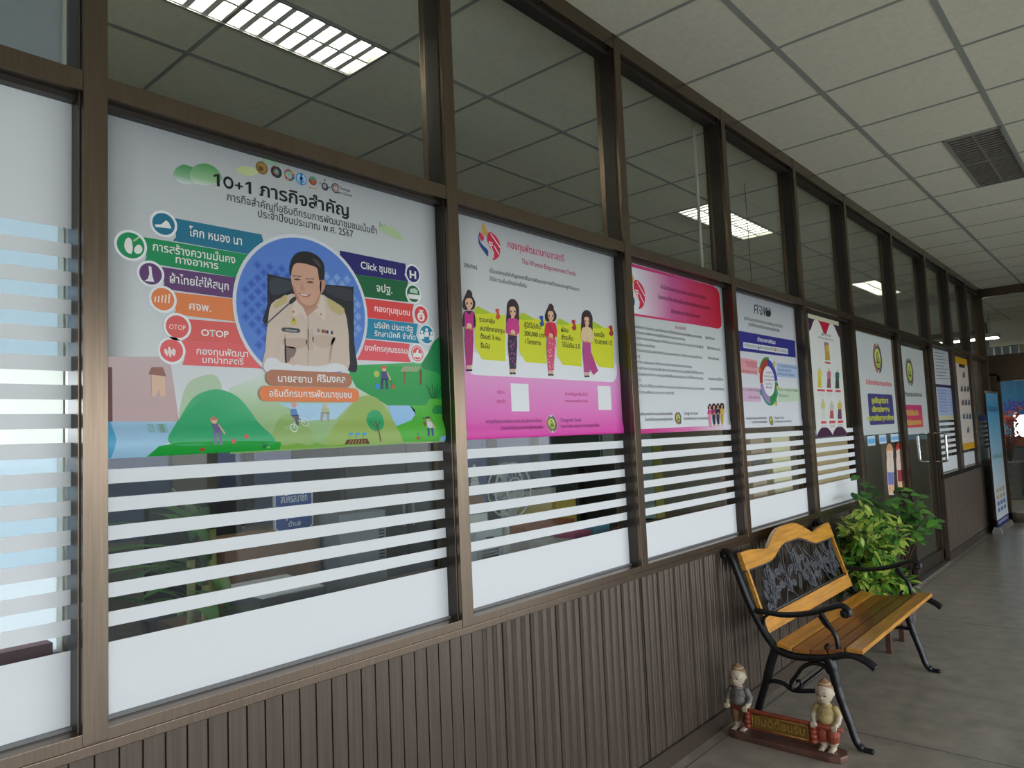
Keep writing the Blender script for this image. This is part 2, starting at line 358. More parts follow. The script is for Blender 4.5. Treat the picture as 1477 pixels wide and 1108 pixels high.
# ---------------- printed posters on the glass ----------------
def font_mesh(body, bold=0.0, res=3):
    c = bpy.data.curves.new('t', 'FONT'); c.body = body; c.size = 1; c.resolution_u = res; c.offset = bold
    o = bpy.data.objects.new('t', c); me = bpy.data.meshes.new_from_object(o)
    vs = [(v.co.x, v.co.y) for v in me.vertices]; fs = [tuple(p.vertices) for p in me.polygons]
    bpy.data.objects.remove(o); bpy.data.meshes.remove(me); bpy.data.curves.remove(c); return vs, fs
HREF = {}
def href(ch):
    if ch not in HREF:
        v, _ = font_mesh(ch); HREF[ch] = max(q[1] for q in v)
    return HREF[ch]
def text_into(mb, body, p0, p1, h, m, fn, bold=0.0, res=3):
    """body between the points p0 and p1 of its baseline; h = height of a plain letter"""
    vs, fs = font_mesh(body, bold, res)
    if not vs: return
    xa = min(v[0] for v in vs); xb = max(v[0] for v in vs)
    thai = any('\u0e00' < ch < '\u0e7f' for ch in body)
    k = h / href('ก' if thai else 'H'); i = mb.mi(m); out = []
    for x, y in vs:
        s = (x - xa) / (xb - xa)
        out.append(mb.bm.verts.new(fn(p0[0] + (p1[0] - p0[0]) * s, p0[1] + (p1[1] - p0[1]) * s + y * k)))
    for f_ in fs:
        try: mb.bm.faces.new([out[q] for q in f_]).material_index = i
        except ValueError: pass
def gradmat(name, axis, stops, rough=.42):
    m = mat(name, 'ffffff', rough, 0, .35); nt = m.node_tree; b = nt.nodes['Principled BSDF']
    t = nt.nodes.new('ShaderNodeTexCoord'); s = nt.nodes.new('ShaderNodeSeparateXYZ'); r = nt.nodes.new('ShaderNodeMapRange'); c = nt.nodes.new('ShaderNodeValToRGB')
    lo, hi = stops[0][0], stops[-1][0]; r.inputs[1].default_value = lo; r.inputs[2].default_value = hi
    nt.links.new(t.outputs['Object'], s.inputs[0]); nt.links.new(s.outputs[axis], r.inputs[0]); nt.links.new(r.outputs[0], c.inputs[0]); nt.links.new(c.outputs[0], b.inputs['Base Color'])
    e = c.color_ramp.elements
    while len(e) < len(stops): e.new(.5)
    for k, (p, h) in enumerate(stops): e[k].position = (p - lo) / (hi - lo); e[k].color = hexc(h)
    return m
class Poster(MB):
    def __init__(s, corners, hexcol='eef0f2', x=GX + .003, m=None, outline=None):
        super().__init__(); s.x = x; s.t = (0, 0, 1); s.lay = 0
        q = [s.w(*p) for p in corners]                       # TL TR BR BL
        s.y0 = min(q[0][0], q[3][0]); s.y1 = max(q[1][0], q[2][0]); s.z0 = (q[2][1] + q[3][1]) / 2; s.z1 = (q[0][1] + q[1][1]) / 2
        s.org = Vector((x, (s.y0 + s.y1) / 2, s.z0))
        s.m0 = m or ink(hexcol)
        s.sheet = [(s.y0, s.z0), (s.y1, s.z0), (s.y1, s.z1), (s.y0, s.z1)]
        if outline: s.sheet = [s.w(*q) for q in outline]
        s.prism(s.sheet, lambda a, b, t: (t, a, b), x - .0012, x, s.m0); s.lay = 1
    def T(s, ox=0, oy=0, sc=1): s.t = (ox, oy, sc); return s
    def w(s, px, py):
        p = at_x(s.t[0] + px / s.t[2], s.t[1] + py / s.t[2], s.x); return p.y, p.z
    def X(s, L=None): return s.x + .00022 * (s.lay if L is None else L)
    def mp(s, pts, h, L=None):
        m = ink(h) if isinstance(h, str) else h; X = s.X(L); s.face([(X, y, z) for y, z in pts], m); return s
    def poly(s, pts, h, L=None): return s.mp([s.w(*p) for p in pts], h, L)
    def blob(s, pts, h, L=None, n=5):
        P = [s.w(*p) for p in pts]; out = []; N = len(P)
        for i in range(N):
            a, b, c, d = (Vector(P[(i + k - 1) % N]) for k in range(4))
            for k in range(n):
                u = k / n; q = .5 * ((2 * b) + (c - a) * u + (2 * a - 5 * b + 4 * c - d) * u * u + (3 * b - a - 3 * c + d) * u ** 3); out.append((q.x, q.y))
        return s.mp(out, h, L)
    def rad(s, px, py, r): return abs(s.w(px, py - r)[1] - s.w(px, py + r)[1]) / 2
    def circ(s, px, py, r, h, L=None, ky=1, a0=0, a1=360, n=28, rin=0):
        y, z = s.w(px, py); R = s.rad(px, py, r); A = [math.radians(a0 + (a1 - a0) * k / n) for k in range(n + (0 if a1 - a0 == 360 and not rin else 1))]
        o = [(y + R * ky * math.cos(t), z + R * math.sin(t)) for t in A]
        if rin or a1 - a0 < 360:
            ri = s.rad(px, py, rin) if rin else 0
            i_ = [(y + ri * ky * math.cos(t), z + ri * math.sin(t)) for t in A]
            for k in range(n): s.mp([o[k], o[k + 1], i_[k + 1], i_[k]] if ri else [o[k], o[k + 1], (y, z)], h, L)
            return s
        return s.mp(o, h, L)
    def rrect(s, p0, p1, h, L=None, r=.3):
        (ya, za), (yb, zb) = s.w(*p0), s.w(*p1); r = r * abs(za - zb); out = []
        for cy, cz, a in ((yb - r, za - r, 0), (ya + r, za - r, 90), (ya + r, zb + r, 180), (yb - r, zb + r, 270)):
            out += [(cy + r * math.cos(math.radians(a + q)), cz + r * math.sin(math.radians(a + q))) for q in (0, 22, 45, 68, 90)]
        return s.mp(out, h, L)
    def rect(s, p0, p1, h, L=None):
        (ya, za), (yb, zb) = s.w(*p0), s.w(*p1); return s.mp([(ya, za), (yb, za), (yb, zb), (ya, zb)], h, L)
    def line(s, a, b, wpx, h, L=None):
        A, B = Vector(s.w(*a)), Vector(s.w(*b)); r = s.rad(*a, wpx / 2); d = (B - A).normalized(); n = Vector((-d.y, d.x)) * r
        return s.mp([tuple(A + n), tuple(B + n), tuple(B - n), tuple(A - n)], h, L)
    def text(s, body, a, b, hpx, h='1c1c22', L=None, bold=.008, res=3):
        A, B = s.w(*a), s.w(*b); hm = s.rad((a[0] + b[0]) / 2, (a[1] + b[1]) / 2, hpx / 2) * 2; z = (A[1] + B[1]) / 2; X = s.X(L)
        text_into(s, body, (A[0], z), (B[0], z), hm, ink(h), lambda u, v: (X, u, v), bold, res); return s
    def emblem(s, cx, cy, r, dim=False):
        L = s.lay; ky = 1
        s.circ(cx, cy, r, 'c8434a' if not dim else '6c5a5a', L, ky, 100, 260, 14, r * .84); s.circ(cx, cy, r, '35323c', L, ky, -80, 80, 14, r * .84)
        s.circ(cx, cy, r * .8, '4a4c50', L); s.circ(cx, cy, r * .66, 'd8dc70', L + 1); s.circ(cx, cy, r * .66, 'b4bc50', L + 2, 1, 200, 340, 12)
        y, z = s.w(cx, cy); R = s.rad(cx, cy, r)
        for k in (-1, 1): s.mp([(y, z + R * .5), (y + k * R * .45, z - R * .15), (y + k * R * .33, z - R * .15), (y, z + R * .32)], '2f5a38', L + 3)
        s.mp([(y - R * .4, z - R * .22), (y + R * .4, z - R * .22), (y + R * .3, z - R * .32), (y - R * .3, z - R * .32)], '3a3a3a', L + 3)
        s.mp([(y - R * .12, z + R * .05), (y + R * .12, z + R * .05), (y + R * .12, z - R * .2), (y - R * .12, z - R * .2)], '4c7a44', L + 3); return s
    def flame(s, ox, oy, kx, ky):
        t = s.t; f_ = lambda pts: [(ox + x * kx, oy + y * ky) for x, y in pts]
        for pts, h in (([(260, 118), (276, 150), (298, 200), (278, 225), (250, 190), (248, 150)], 'd0a64c'), ([(236, 178), (228, 235), (246, 285), (295, 335), (300, 372), (292, 384), (232, 300), (222, 262), (222, 225)], '27468c'),
                       ([(238, 195), (268, 240), (247, 264), (228, 222)], 'd23355'), ([(298, 203), (325, 196), (368, 235), (394, 285), (396, 335), (388, 382), (362, 410), (335, 416), (346, 390), (336, 352), (310, 305), (290, 250)], 'd6264e')): s.blob(f_(pts), h, s.lay)
        for a, b in (((318, 206), (396, 318)), ((345, 300), (386, 372)), ((306, 268), (346, 372))): s.line(f_([a])[0], f_([b])[0], 9 * ky, 'f2eef0', s.lay + 1)
        s.poly(f_([(308, 268), (334, 276), (334, 304), (308, 296)]), 'f2eef0', s.lay + 2); s.poly(f_([(316, 278), (327, 281), (327, 295), (316, 292)]), 'd6264e', s.lay + 3); return s
    def lady(s, cx, y0, y1, w, top, skirt, hair='3a2224', bun=True, sash=None, arms=None, pattern=None):
        L = s.lay; Hh = y1 - y0; g = lambda a, b: (cx + a * w, y0 + b * Hh); G = lambda *p: [g(*q) for q in p]; skin = 'eebf9f'
        if not bun: s.blob(G((-.36, .06), (-.1, .0), (.22, .02), (.42, .1), (.44, .2), (.42, .32), (.25, .34), (-.3, .34), (-.44, .3), (-.4, .18)), hair, L)
        else: s.blob(G((-.22, .05), (-.05, -.005), (.2, .03), (.25, .09), (.42, .14), (.42, .2), (.25, .24), (-.3, .24), (-.45, .18), (-.38, .12)), hair, L)
        s.poly(G((-.1, .2), (.1, .2), (.12, .27), (-.12, .27)), skin, L + 1)
        s.blob(G((-.36, .27), (-.1, .255), (.12, .255), (.36, .28), (.46, .38), (.42, .46), (.3, .45), (.28, .5), (-.26, .49), (-.3, .44), (-.42, .45), (-.46, .38)), arms or top, L + 2)
        s.blob(G((-.28, .26), (0, .3), (.28, .26), (.3, .4), (.26, .49), (-.26, .48), (-.3, .38)), top, L + 3)
        s.poly(G((-.28, .46), (.28, .48), (.3, .6), (.22, .92), (-.2, .92), (-.32, .6)), skirt, L + 4)
        if sash: s.poly(G((-.3, .28), (-.1, .27), (.3, .44), (.42, .62), (.26, .5)), sash, L + 5)
        if pattern:
            r2 = random.Random(int(cx))
            for k in range(26):
                a, b = r2.uniform(-.25, .24), r2.uniform(.53, .9); s.poly(G((a - .05, b), (a, b - .012), (a + .05, b), (a, b + .012)), pattern[k % len(pattern)], L + 5)
        s.poly(G((-.27, .455), (.27, .475), (.27, .49), (-.27, .47)), 'e6b04a', L + 6)
        s.circ(*g(0, .44), .035 * Hh, skin, L + 6, 1.3)
        s.circ(*g(-.01, .155), .078 * Hh, skin, L + 4, .82)
        s.blob(G((-.36, .16), (-.3, .09), (0, .07), (.3, .1), (.36, .17), (.2, .115), (0, .1), (-.2, .11)), hair, L + 5)
        for a in (-.14, .14): s.circ(*g(a, .165), .016 * Hh, '2c1c1c', L + 5, .8, n=10)
        s.line(g(-.05, .203), g(.05, .203), .006 * Hh, 'c8505a', L + 5)
        for a in (-.1, .1): s.poly(G((a - .07, .92), (a + .07, .92), (a + .08, .965), (a - .08, .965)), skin, L + 4); s.circ(*g(a, .98), .014 * Hh, '26201f', L + 5, 2.2, n=10)
        return s
    def done(s, label, name='poster', cat='poster', curl=None):
        if curl:
            zc, amp = curl
            for k in range(7):
                z = s.z0 + zc * k / 6
                bmesh.ops.bisect_plane(s.bm, geom=s.bm.verts[:] + s.bm.edges[:] + s.bm.faces[:], plane_co=(0, 0, z), plane_no=(0, 0, 1))
            for k in range(1, 12):
                y = s.y0 + (s.y1 - s.y0) * k / 12
                bmesh.ops.bisect_plane(s.bm, geom=s.bm.verts[:] + s.bm.edges[:] + s.bm.faces[:], plane_co=(0, y, 0), plane_no=(0, 1, 0))
            for v in s.bm.verts:
                u = max(0, 1 - (v.co.z - s.z0) / zc); t = (v.co.y - s.y0) / (s.y1 - s.y0)
                v.co.x += amp * math.sin(u * math.pi * .8) * (.35 + .65 * math.cos(t * 2.2) ** 2) + .002 * math.sin(t * 19) * u
            for f_ in s.bm.faces: f_.smooth = True
        o = s.build(name, fixn=False); rebase(o, s.org); return tag(o, label, cat)

# --- green mission poster ---
p = Poster([(148, 156), (627, 292), (640, 637), (148, 661)], 'eceef1')
oz = lambda z: z - p.z0
fade = gradmat('print_meadow_fade', 2, [(0, '8fb86c'), (.10, 'b3cfa2'), (.22, 'eceef1')])
mauve = gradmat('print_mauve', 2, [(.1, 'c9a9a9'), (.24, 'd3bcbb'), (.36, 'eceef1')])
cloudg = gradmat('print_cloud', 2, [(.612, 'eceef1'), (.632, '8dbb92'), (.655, '539c63')])
p.T(150, 540, 5.908).poly([(-12, -150), (560, -150), (640, 405), (-12, 405)], mauve).poly([(-12, -60), (68, -60), (72, 405), (-12, 405)], '6a3a38', 2)
p.T().poly([(330, 655), (330, 560), (390, 535), (520, 535), (640, 500), (641, 637)], fade, 1)
p.T(150, 540, 5.908).blob([(640, 405), (700, 100), (850, 10), (960, 20), (1000, 140), (900, 300), (760, 480)], 'b9cfae', 2)
p.poly([(-12, 405), (625, 405), (540, 560), (360, 706), (-12, 722)], 'a8d0ec', 3).poly([(-12, 405), (55, 405), (70, 560), (40, 715), (-12, 722)], '5fb2da', 4)
p.blob([(520, 590), (640, 380), (760, 200), (900, 135), (1010, 135), (1140, 195), (1250, 320), (1330, 440), (1420, 590), (1000, 600)], '3fb277', 4)
p.poly([(340, 704), (430, 615), (600, 585), (800, 575), (1000, 570), (1300, 570), (1480, 580), (1480, 643)], '18a43a', 5)
for x0 in (360, 440, 465): 
    for k in range(4): p.line((x0 + k * 16, 425), (x0 + k * 16 + 3, 500), 4, '7fae6a', 5)
p.poly([(405, 0), (520, 0), (520, 190), (480, 190), (470, 130), (435, 190), (405, 190)], 'e6bfa6', 4).poly([(380, 0), (405, -60), (500, -60), (530, 20)], '9c6a5e', 5)
p.T(400, 520, 6.154)
p.poly([(640, 45), (1180, 20), (1290, 0), (1390, -140), (1478, -150), (1478, 400), (980, 400), (700, 240), (640, 130)], gradmat('print_field', 2, [(.14, '1f9c4c'), (.22, '3aae58'), (.27, 'a9d6ae')]), 2)
p.blob([(1280, 60), (1330, -50), (1400, -180), (1478, -190), (1478, 120), (1400, 100)], '1f8c50', 3)
p.blob([(-60, 640), (60, 480), (200, 520), (300, 700), (200, 775), (-100, 790)], '9cbb72', 2).poly([(0, 380), (560, 380), (700, 330), (520, 520), (200, 540), (100, 420)], 'b3d6ee', 2)
p.blob([(430, 750), (470, 620), (600, 470), (700, 345), (800, 310), (890, 340), (960, 420), (1040, 560), (1090, 720), (800, 740)], '9fba62', 3)
p.poly([(0, 745), (60, 760), (160, 735), (260, 760), (330, 730), (420, 757), (600, 745), (600, 760), (0, 790)], '7fb241', 4)
p.poly([(975, 400), (1175, 400), (1220, 440), (1225, 490), (1190, 530), (1045, 585)], '9fcbf2', 4)
p.poly([(1045, 585), (1190, 530), (1225, 480), (1175, 400), (1320, 395), (1345, 345), (1478, 340), (1478, 715), (1100, 722)], '55b83c', 4)
p.poly([(1370, 440), (1400, 400), (1478, 395), (1478, 475), (1380, 475)], '1c8f45', 5).poly([(1400, 716), (1420, 685), (1478, 660), (1478, 714)], '8fc3f0', 5)
for k in range(6): p.line((1365 + k * 8, 335), (1320 + k * 26, 215 + (k % 2) * 30), 7, '1d5a33', 5)
p.circ(865, 535, 95, '2aa768', 5); p.line((865, 540), (900, 725), 11, '7a3a30', 6).line((866, 610), (820, 540), 6, '7a3a30', 6).line((870, 600), (905, 540), 6, '7a3a30', 6)
p.poly([(600, 705), (780, 695), (805, 742), (585, 748)], '5a3a22', 6)
for k in range(6): p.line((620 + k * 28, 742), (640 + k * 24, 708), 6, 'd8b04a', 7)
for x in (635, 695, 755): p.line((x - 12, 695), (x - 12, 640), 5, '2f7fb0', 6).poly([(x - 12, 645), (x + 25, 645), (x + 15, 662), (x - 12, 672)], '2fa0dc', 6)
p.poly([(1085, 98), (1120, 48), (1280, 55), (1240, 102)], '8fae7c', 5).poly([(1125, 100), (1138, 100), (1138, 215), (1125, 215)], 'a0604a', 5).poly([(1265, 85), (1280, 85), (1280, 215), (1265, 215)], '8a3a30', 5)
for k in range(6): p.line((1100 + k * 25, 98), (1125 + k * 25, 52), 5, 'd8c8b0', 6)
p.circ(885, 232, 26, '2a8fe0', 5, n=14).circ(880, 120, 30, 'b9cc62', 3)
def farmer(x, y, k, shirt, legs, hat):
    p.circ(x, y, 24 * k, 'eec0a0', 6, n=14).blob([(x - 34 * k, y - 4 * k), (x - 8 * k, y - 28 * k), (x + 26 * k, y - 14 * k), (x + 18 * k, y - 4 * k)], hat, 7)
    p.poly([(x - 22 * k, y + 24 * k), (x + 26 * k, y + 24 * k), (x + 36 * k, y + 95 * k), (x - 22 * k, y + 95 * k)], shirt, 6)
    for d in (-1, 1): p.poly([(x + 4 * k + d * 18 * k - 12 * k, y + 90 * k), (x + 4 * k + d * 18 * k + 12 * k, y + 90 * k), (x + 6 * k + d * 22 * k + 9 * k, y + 180 * k), (x + 6 * k + d * 22 * k - 9 * k, y + 180 * k)], legs, 6)
    p.line((x + 26 * k, y + 30 * k), (x + 58 * k, y + 100 * k), 12 * k, 'eec0a0', 7)
farmer(945, 75, 1, '4e4a86', '3f3d78', 'e0685a'); p.line((990, 140), (1022, 215), 5, '6a4a3a', 6).poly([(1005, 245), (1015, 205), (1045, 235), (1040, 250)], 'd05a4a', 6)
farmer(1335, 520, .85, 'd9d9dc', '27408c', '3a2c26'); p.poly([(1285, 545), (1312, 545), (1308, 580), (1290, 580)], '9c5a34', 7).circ(1295, 515, 14, '2c8f4a', 7, n=12)
p.poly([(1215, 678), (1252, 678), (1246, 706), (1222, 706)], 'b8552e', 6).circ(1228, 655, 12, '2c8f4a', 6, n=12)
for x, y in ((130, 600), (240, 550)): p.circ(x, y, 38, 'f0f2ee', 5, 1, 0, 360, 20, 31)
p.line((130, 600), (165, 520), 8, 'e8ece8', 5).line((165, 520), (240, 550), 8, 'e8ece8', 5).circ(148, 395, 24, 'e8a088', 6, n=14).poly([(115, 430), (165, 430), (185, 490), (120, 495)], '5f86c8', 6).poly([(120, 490), (190, 485), (180, 575), (160, 570), (150, 520)], '6a6478', 6)
p.circ(425, 400, 22, 'd8c0a0', 5, n=12).poly([(395, 420), (455, 420), (460, 470), (390, 470)], 'b9bf96', 5).poly([(385, 465), (420, 465), (395, 545), (378, 545)], 'b0a8a6', 5).poly([(430, 465), (462, 465), (460, 545), (444, 545)], 'b0a8a6', 5)
p.T(150, 540, 5.908); farmer(935, 395, 1.15, '7a6f9c', '8a78a4', 'c8746a')
for x, y in ((1075, 572), (1185, 532), (812, 640)): p.circ(x, y, 20, 'e0605c' if y < 600 else 'c0302c', 6, n=10)
p.line((1335, 630), (1320, 590), 8, '1c6a2c', 6).line((1340, 630), (1345, 588), 8, '1c6a2c', 6).line((1340, 630), (1365, 595), 8, '1c6a2c', 6)
# clouds of green and the heading
p.T(150, 230, 7.774)
p.blob([(785, 200), (785, 140), (820, 90), (890, 58), (970, 80), (1040, 110), (1060, 200), (1000, 270), (860, 265)], cloudg, 1).blob([(960, 180), (1010, 80), (1120, 45), (1220, 75), (1290, 140), (1320, 230), (1200, 290), (1020, 270)], gradmat('print_cloud_b', 2, [(.615, 'eceef1'), (.638, '9cc693'), (.67, '5ea266')]), 2)
p.T().poly([(376, 222), (400, 229), (402, 241), (382, 236)], '9fbfa0', 1).blob([(340, 246), (350, 240), (366, 243), (372, 250), (355, 254)], 'ccd49c', 1)
p.T(400, 200, 4.432); 
for k in range(5): p.poly([(650 + k * 24, 560 + k * 12), (655 + k * 26, 525 + k * 16), (690 + k * 24, 585 + k * 12)], '96b888', 1)
p.blob([(650, 570), (720, 560), (780, 600), (795, 650), (700, 610)], 'b6cc9c', 2)
p.T()
def digits(p, a, b, hpx, h, L):
    A, B = p.w(*a), p.w(*b); H_ = p.rad((a[0] + b[0]) / 2, (a[1] + b[1]) / 2, hpx / 2) * 2; w = B[0] - A[0]; z = (A[1] + B[1]) / 2; t = .2 * H_
    q = lambda x, y: (A[0] + x * w, z + y * H_)
    for x0 in (0, .84):
        p.mp([q(x0 + .072, 0), q(x0 + .148, 0), q(x0 + .148, 1), q(x0 + .085, 1), q(x0 - .008, .83), q(x0 - .008, .65), q(x0 + .072, .79)], h, L)
    c = (A[0] + .375 * w, z + .5 * H_); n = 28
    o = [(c[0] + .135 * w * math.cos(k * 2 * math.pi / n), c[1] + .51 * H_ * math.sin(k * 2 * math.pi / n)) for k in range(n)]; i_ = [(c[0] + .076 * w * math.cos(k * 2 * math.pi / n), c[1] + .31 * H_ * math.sin(k * 2 * math.pi / n)) for k in range(n)]
    for k in range(n): p.mp([o[k], o[(k + 1) % n], i_[(k + 1) % n], i_[k]], h, L)
    p.mp([q(.55, .38), q(.76, .38), q(.76, .52), q(.55, .52)], h, L); p.mp([q(.633, .15), q(.683, .15), q(.683, .75), q(.633, .75)], h, L)
digits(p, (308.5, 268), (363, 280), 17.5, '16161c', 3)
p.text('ภารกิจสำคัญ', (374, 284), (503, 310.5), 14, '16161c', 3, .02)
p.text('ภารกิจสำคัญที่อธิบดีกรมการพัฒนาชุมชนเน้นย้ำ', (326.7, 288.8), (543.5, 338), 8.3, '2a2a30', 3, .004).text('ประจำปีงบประมาณ พ.ศ. 2567', (372, 313.6), (509.5, 342), 8.3, '2a2a30', 3, .004)
p.circ(377.5, 242.3, 9.3, '8a6c34', 2).circ(377.5, 242.3, 6.5, 'b08a48', 3).circ(376, 243.5, 4, '6a4a26', 4, n=12)
p.circ(398.4, 248.2, 8.6, '8c2c38', 2, 1, 95, 250, 14, 7).circ(398.4, 248.2, 8.6, '2c2c30', 2, 1, -100, 80, 14, 7).circ(398.4, 248.2, 7.2, '2c2c30', 3).circ(398.4, 248.2, 4.6, '8c9488', 4, 1, 0, 360, 16, 3.4).circ(398.4, 248.2, 2.6, 'a8b098', 5, n=12)
for k, h in enumerate(('b8434e', 'c89a40', '4c9a54', 'b8343c', 'd8593a', '3fa0b8', 'c8a038', '8a2c50', 'd07038', '3c7a48', '2c6a8c', '2c4a78')): p.circ(416.9, 252.7, 8.4, h, 2, 1, k * 30, k * 30 + 27, 3, 5)
p.circ(416.9, 252.7, 2.6, '7ac0b8', 3, n=12)
p.circ(434.4, 258.4, 8.6, '2f78b4', 2).circ(434.4, 258.4, 7.4, 'a8d0ec', 3).circ(434.4, 258.4, 7.4, '2f78b4', 4, 1, 75, 105, 4, 1).circ(434.4, 257, 2.6, '2f78b4', 5, n=10).circ(434.4, 258.4, 5.4, '5c9cd0', 4, 1, 200, 250, 4, 3).circ(434.4, 258.4, 5.4, '5c9cd0', 4, 1, -70, -20, 4, 3).line((434.4, 266), (434.4, 256), 3, '2f78b4', 5)
p.circ(451, 261, 6.2, '8c4a34', 2).circ(451, 261, 6.2, '4c9c84', 3, 1, 20, 160, 10).circ(451.6, 262, 3.4, 'c8683c', 4, n=12).line((445, 270.5), (457, 272.5), 1.6, 'd0a060', 3)
p.circ(468.5, 269.3, 5.6, '4a4248', 2).circ(468, 268.5, 3, 'b0a8b0', 3, n=10).line((463, 265), (460.5, 264), 1.6, '6a6468', 2).line((468, 263), (468.5, 258), 1.6, '6a7a58', 2).line((474, 271), (476.5, 270.5), 1.6, '6a6468', 2)
p.circ(484.2, 271.7, 7.2, '3a3236', 2, 1, 40, 320, 20, 5.6).circ(484.2, 271.7, 4.6, 'b06a54', 2, 1, 0, 360, 16, 3.2)
p.text('Change', (488, 272.5), (505, 277), 3.8, '48485a', 3).text('for Good', (487, 279), (507, 284), 3.8, '48485a', 3)
# ribbons
rib = [([(250, 314.5), (377, 338.4), (386, 372), (249, 347.5), (254, 342), (252, 330)], '1f7896'), ([(207, 342), (386, 372), (386, 408), (207, 378.5), (211, 372), (210, 352)], '12955a'), ([(231, 385), (386, 407), (386, 437), (233, 416.5), (237, 410)], '673f74'),
       ([(248, 421.5), (390, 437), (390, 470), (250, 453.3), (254, 448)], 'f0864c'), ([(271, 460.5), (390, 470), (390, 499), (262, 491.2), (272, 482)], 'e8625e'), ([(262, 491.4), (392, 499), (392, 532.2), (263, 526.6), (266, 517)], 'ee6668'),
       ([(490, 361.5), (584.5, 380.6), (586, 392), (583, 396), (588.6, 406.4), (490, 393)], '241f70'), ([(490, 393.2), (588.6, 406.6), (585, 424), (588.6, 436), (490, 424)], '0a6638'), ([(490, 426), (596.7, 438.9), (594, 452), (596.7, 466), (490, 454)], 'ea4644'),
       ([(490, 454.4), (602.5, 467.3), (600, 484), (604.8, 495.7), (490, 484.5)], '1b8cb0'), ([(490, 486), (591, 496.2), (588, 512), (592.6, 522.8), (490, 518)], 'f05a66')]
for pts, h in rib: p.poly(pts, h, 3)
for x, y, r, h in ((235.7, 323.3, 15.6, '1f7896'), (188.4, 354.2, 18.6, '12955a'), (217, 395.2, 15.5, '673f74'), (234.7, 431.8, 16, 'f0864c'), (255.6, 471.5, 16.3, 'e8625e'), (247.3, 505.9, 16.3, 'ee6668')): p.circ(x, y, r + 3.6, 'f4f4f6', 4).circ(x, y, r, h, 5)
for x, y, r, h in ((595.3, 395.5, 11.6, '241f70'), (596, 424, 11.8, '0a6638'), (607, 454.3, 12.2, 'ea4644'), (615, 482.7, 12.8, '1b8cb0'), (601.6, 510, 11.6, 'f05a66')): p.circ(x, y, r + 2.6, 'f4f4f6', 4).circ(x, y, r, h, 5)
WH = 'f6f4f0'
p.poly([(223, 324), (232, 324), (239, 318), (243, 321), (247, 330), (224, 327.5)], WH, 6)
p.blob([(180, 348), (184, 343), (189, 346), (191, 358), (189, 366), (183, 364), (179, 356)], WH, 6).blob([(195, 356), (200, 353), (205, 358), (203, 365), (196, 366), (193, 361)], WH, 6).line((192, 348), (201, 342), 2.5, 'b8d89c', 6)
p.poly([(214, 384), (218, 385), (219, 396), (222, 407), (208, 405.5), (213, 402), (215, 395)], WH, 6)
for k in range(5): p.line((223 + k * 5, 436 + k * .4), (224 + k * 5, 428 - k * .9), 2, 'fbe8d8', 6)
p.text('OTOP', (243.5, 475), (267.5, 476.5), 7, 'fbdcd8', 6)
for k in (-1, 0, 1): p.blob([(243 + k * 6, 500 + abs(k) * 3), (247 + k * 6, 506), (246 + k * 5, 516 - abs(k) * 2), (242 + k * 5, 509)], 'fbe4e0', 6)
p.text('H', (590.5, 401), (600, 402), 10, WH, 6, .04).poly([(588, 424), (605, 426), (604, 432.5), (589, 430.5)], WH, 6).poly([(591, 417), (598, 416), (602, 419), (602, 424), (591, 422.5)], 'b8d8c0', 6)
p.circ(607, 457, 6.8, WH, 6).poly([(603.5, 447), (610.5, 447.5), (608.5, 451), (605.5, 451)], WH, 6).text('$', (604.8, 460.5), (609.2, 460.8), 6.5, 'ea4644', 7, .03)
for a, b in ((608, 479), (615, 476), (622, 481)): p.circ(a, b, 2.6, WH, 6, n=10).poly([(a - 3.4, b + 10), (a - 3, b + 3), (a + 3, b + 3), (a + 3.4, b + 10)], WH, 6)
p.circ(601.6, 510, 10, WH, 6, 1, 0, 360, 18, 8.8).poly([(596, 509), (599, 509.3), (601.5, 504), (603.5, 505), (603, 509), (608, 510), (607, 516), (596, 515)], WH, 6)
for body, a, b, h in (('โคก หนอง นา', (272.5, 342), (348.6, 352.5), 9.6), ('การสร้างความมั่นคง', (220, 363.5), (339, 378.3), 9), ('ทางอาหาร', (253, 380), (314.5, 388), 8.4), ('ผ้าไทยใส่ให้สนุก', (244.5, 408.5), (329.5, 418), 9.2), ('ศจพ.', (272.5, 447), (304, 449.5), 8.8),
                      ('กองทุนพัฒนา', (283, 512), (357.5, 514.5), 7.4), ('บทบาทสตรี', (291.5, 524), (351, 525.5), 7), ('Click ชุมชน', (520, 388.2), (570.6, 395.3), 8), ('จปฐ.', (542.5, 420.8), (565.5, 423), 8.6), ('กองทุนชุมชน', (539.8, 449.5), (590.8, 455), 6.8),
                      ('บริษัท ประชารัฐ', (539.8, 473.5), (595.5, 478), 6.4), ('รักสามัคคี จำกัด', (539.8, 485.5), (599, 489.8), 6), ('องค์กรคุณธรรม', (525.7, 505.5), (587.3, 510.3), 6.6)): p.text(body, a, b, h, WH, 6, .012)
p.text('OTOP', (289.8, 484.9), (329.5, 486.5), 9, WH, 6, .02)
# round portrait
PC = (440, 448)
p.circ(*PC, 109, 'dfe2e8', 7, n=56).circ(*PC, 104, '5b86d8', 8, n=56)
cy_, cz_ = p.w(*PC); RR = p.rad(*PC, 104)
for i in range(-6, 7):
    for k in range(-6, 7):
        y, z = cy_ + i * .033 + (k % 2) * .0165, cz_ + k * .0165
        if math.hypot(y - cy_, z - cz_) < RR - .02: s_ = .013; p.mp([(y + s_, z), (y, z + s_), (y - s_, z), (y, z - s_)], '4a72cc' if y < cy_ else '7ea2e0', 9); s_ = .006; p.mp([(y + s_, z), (y, z + s_), (y - s_, z), (y, z - s_)], '3a5cb8' if y < cy_ else '8fb0e6', 10)
p.T(380, 350, 5.543)
p.blob([(30, 270), (45, 255), (250, 300), (480, 335), (700, 355), (715, 390), (722, 800), (745, 1010), (640, 1010), (40, 700), (28, 500)], '1e1f27', 11, 3)
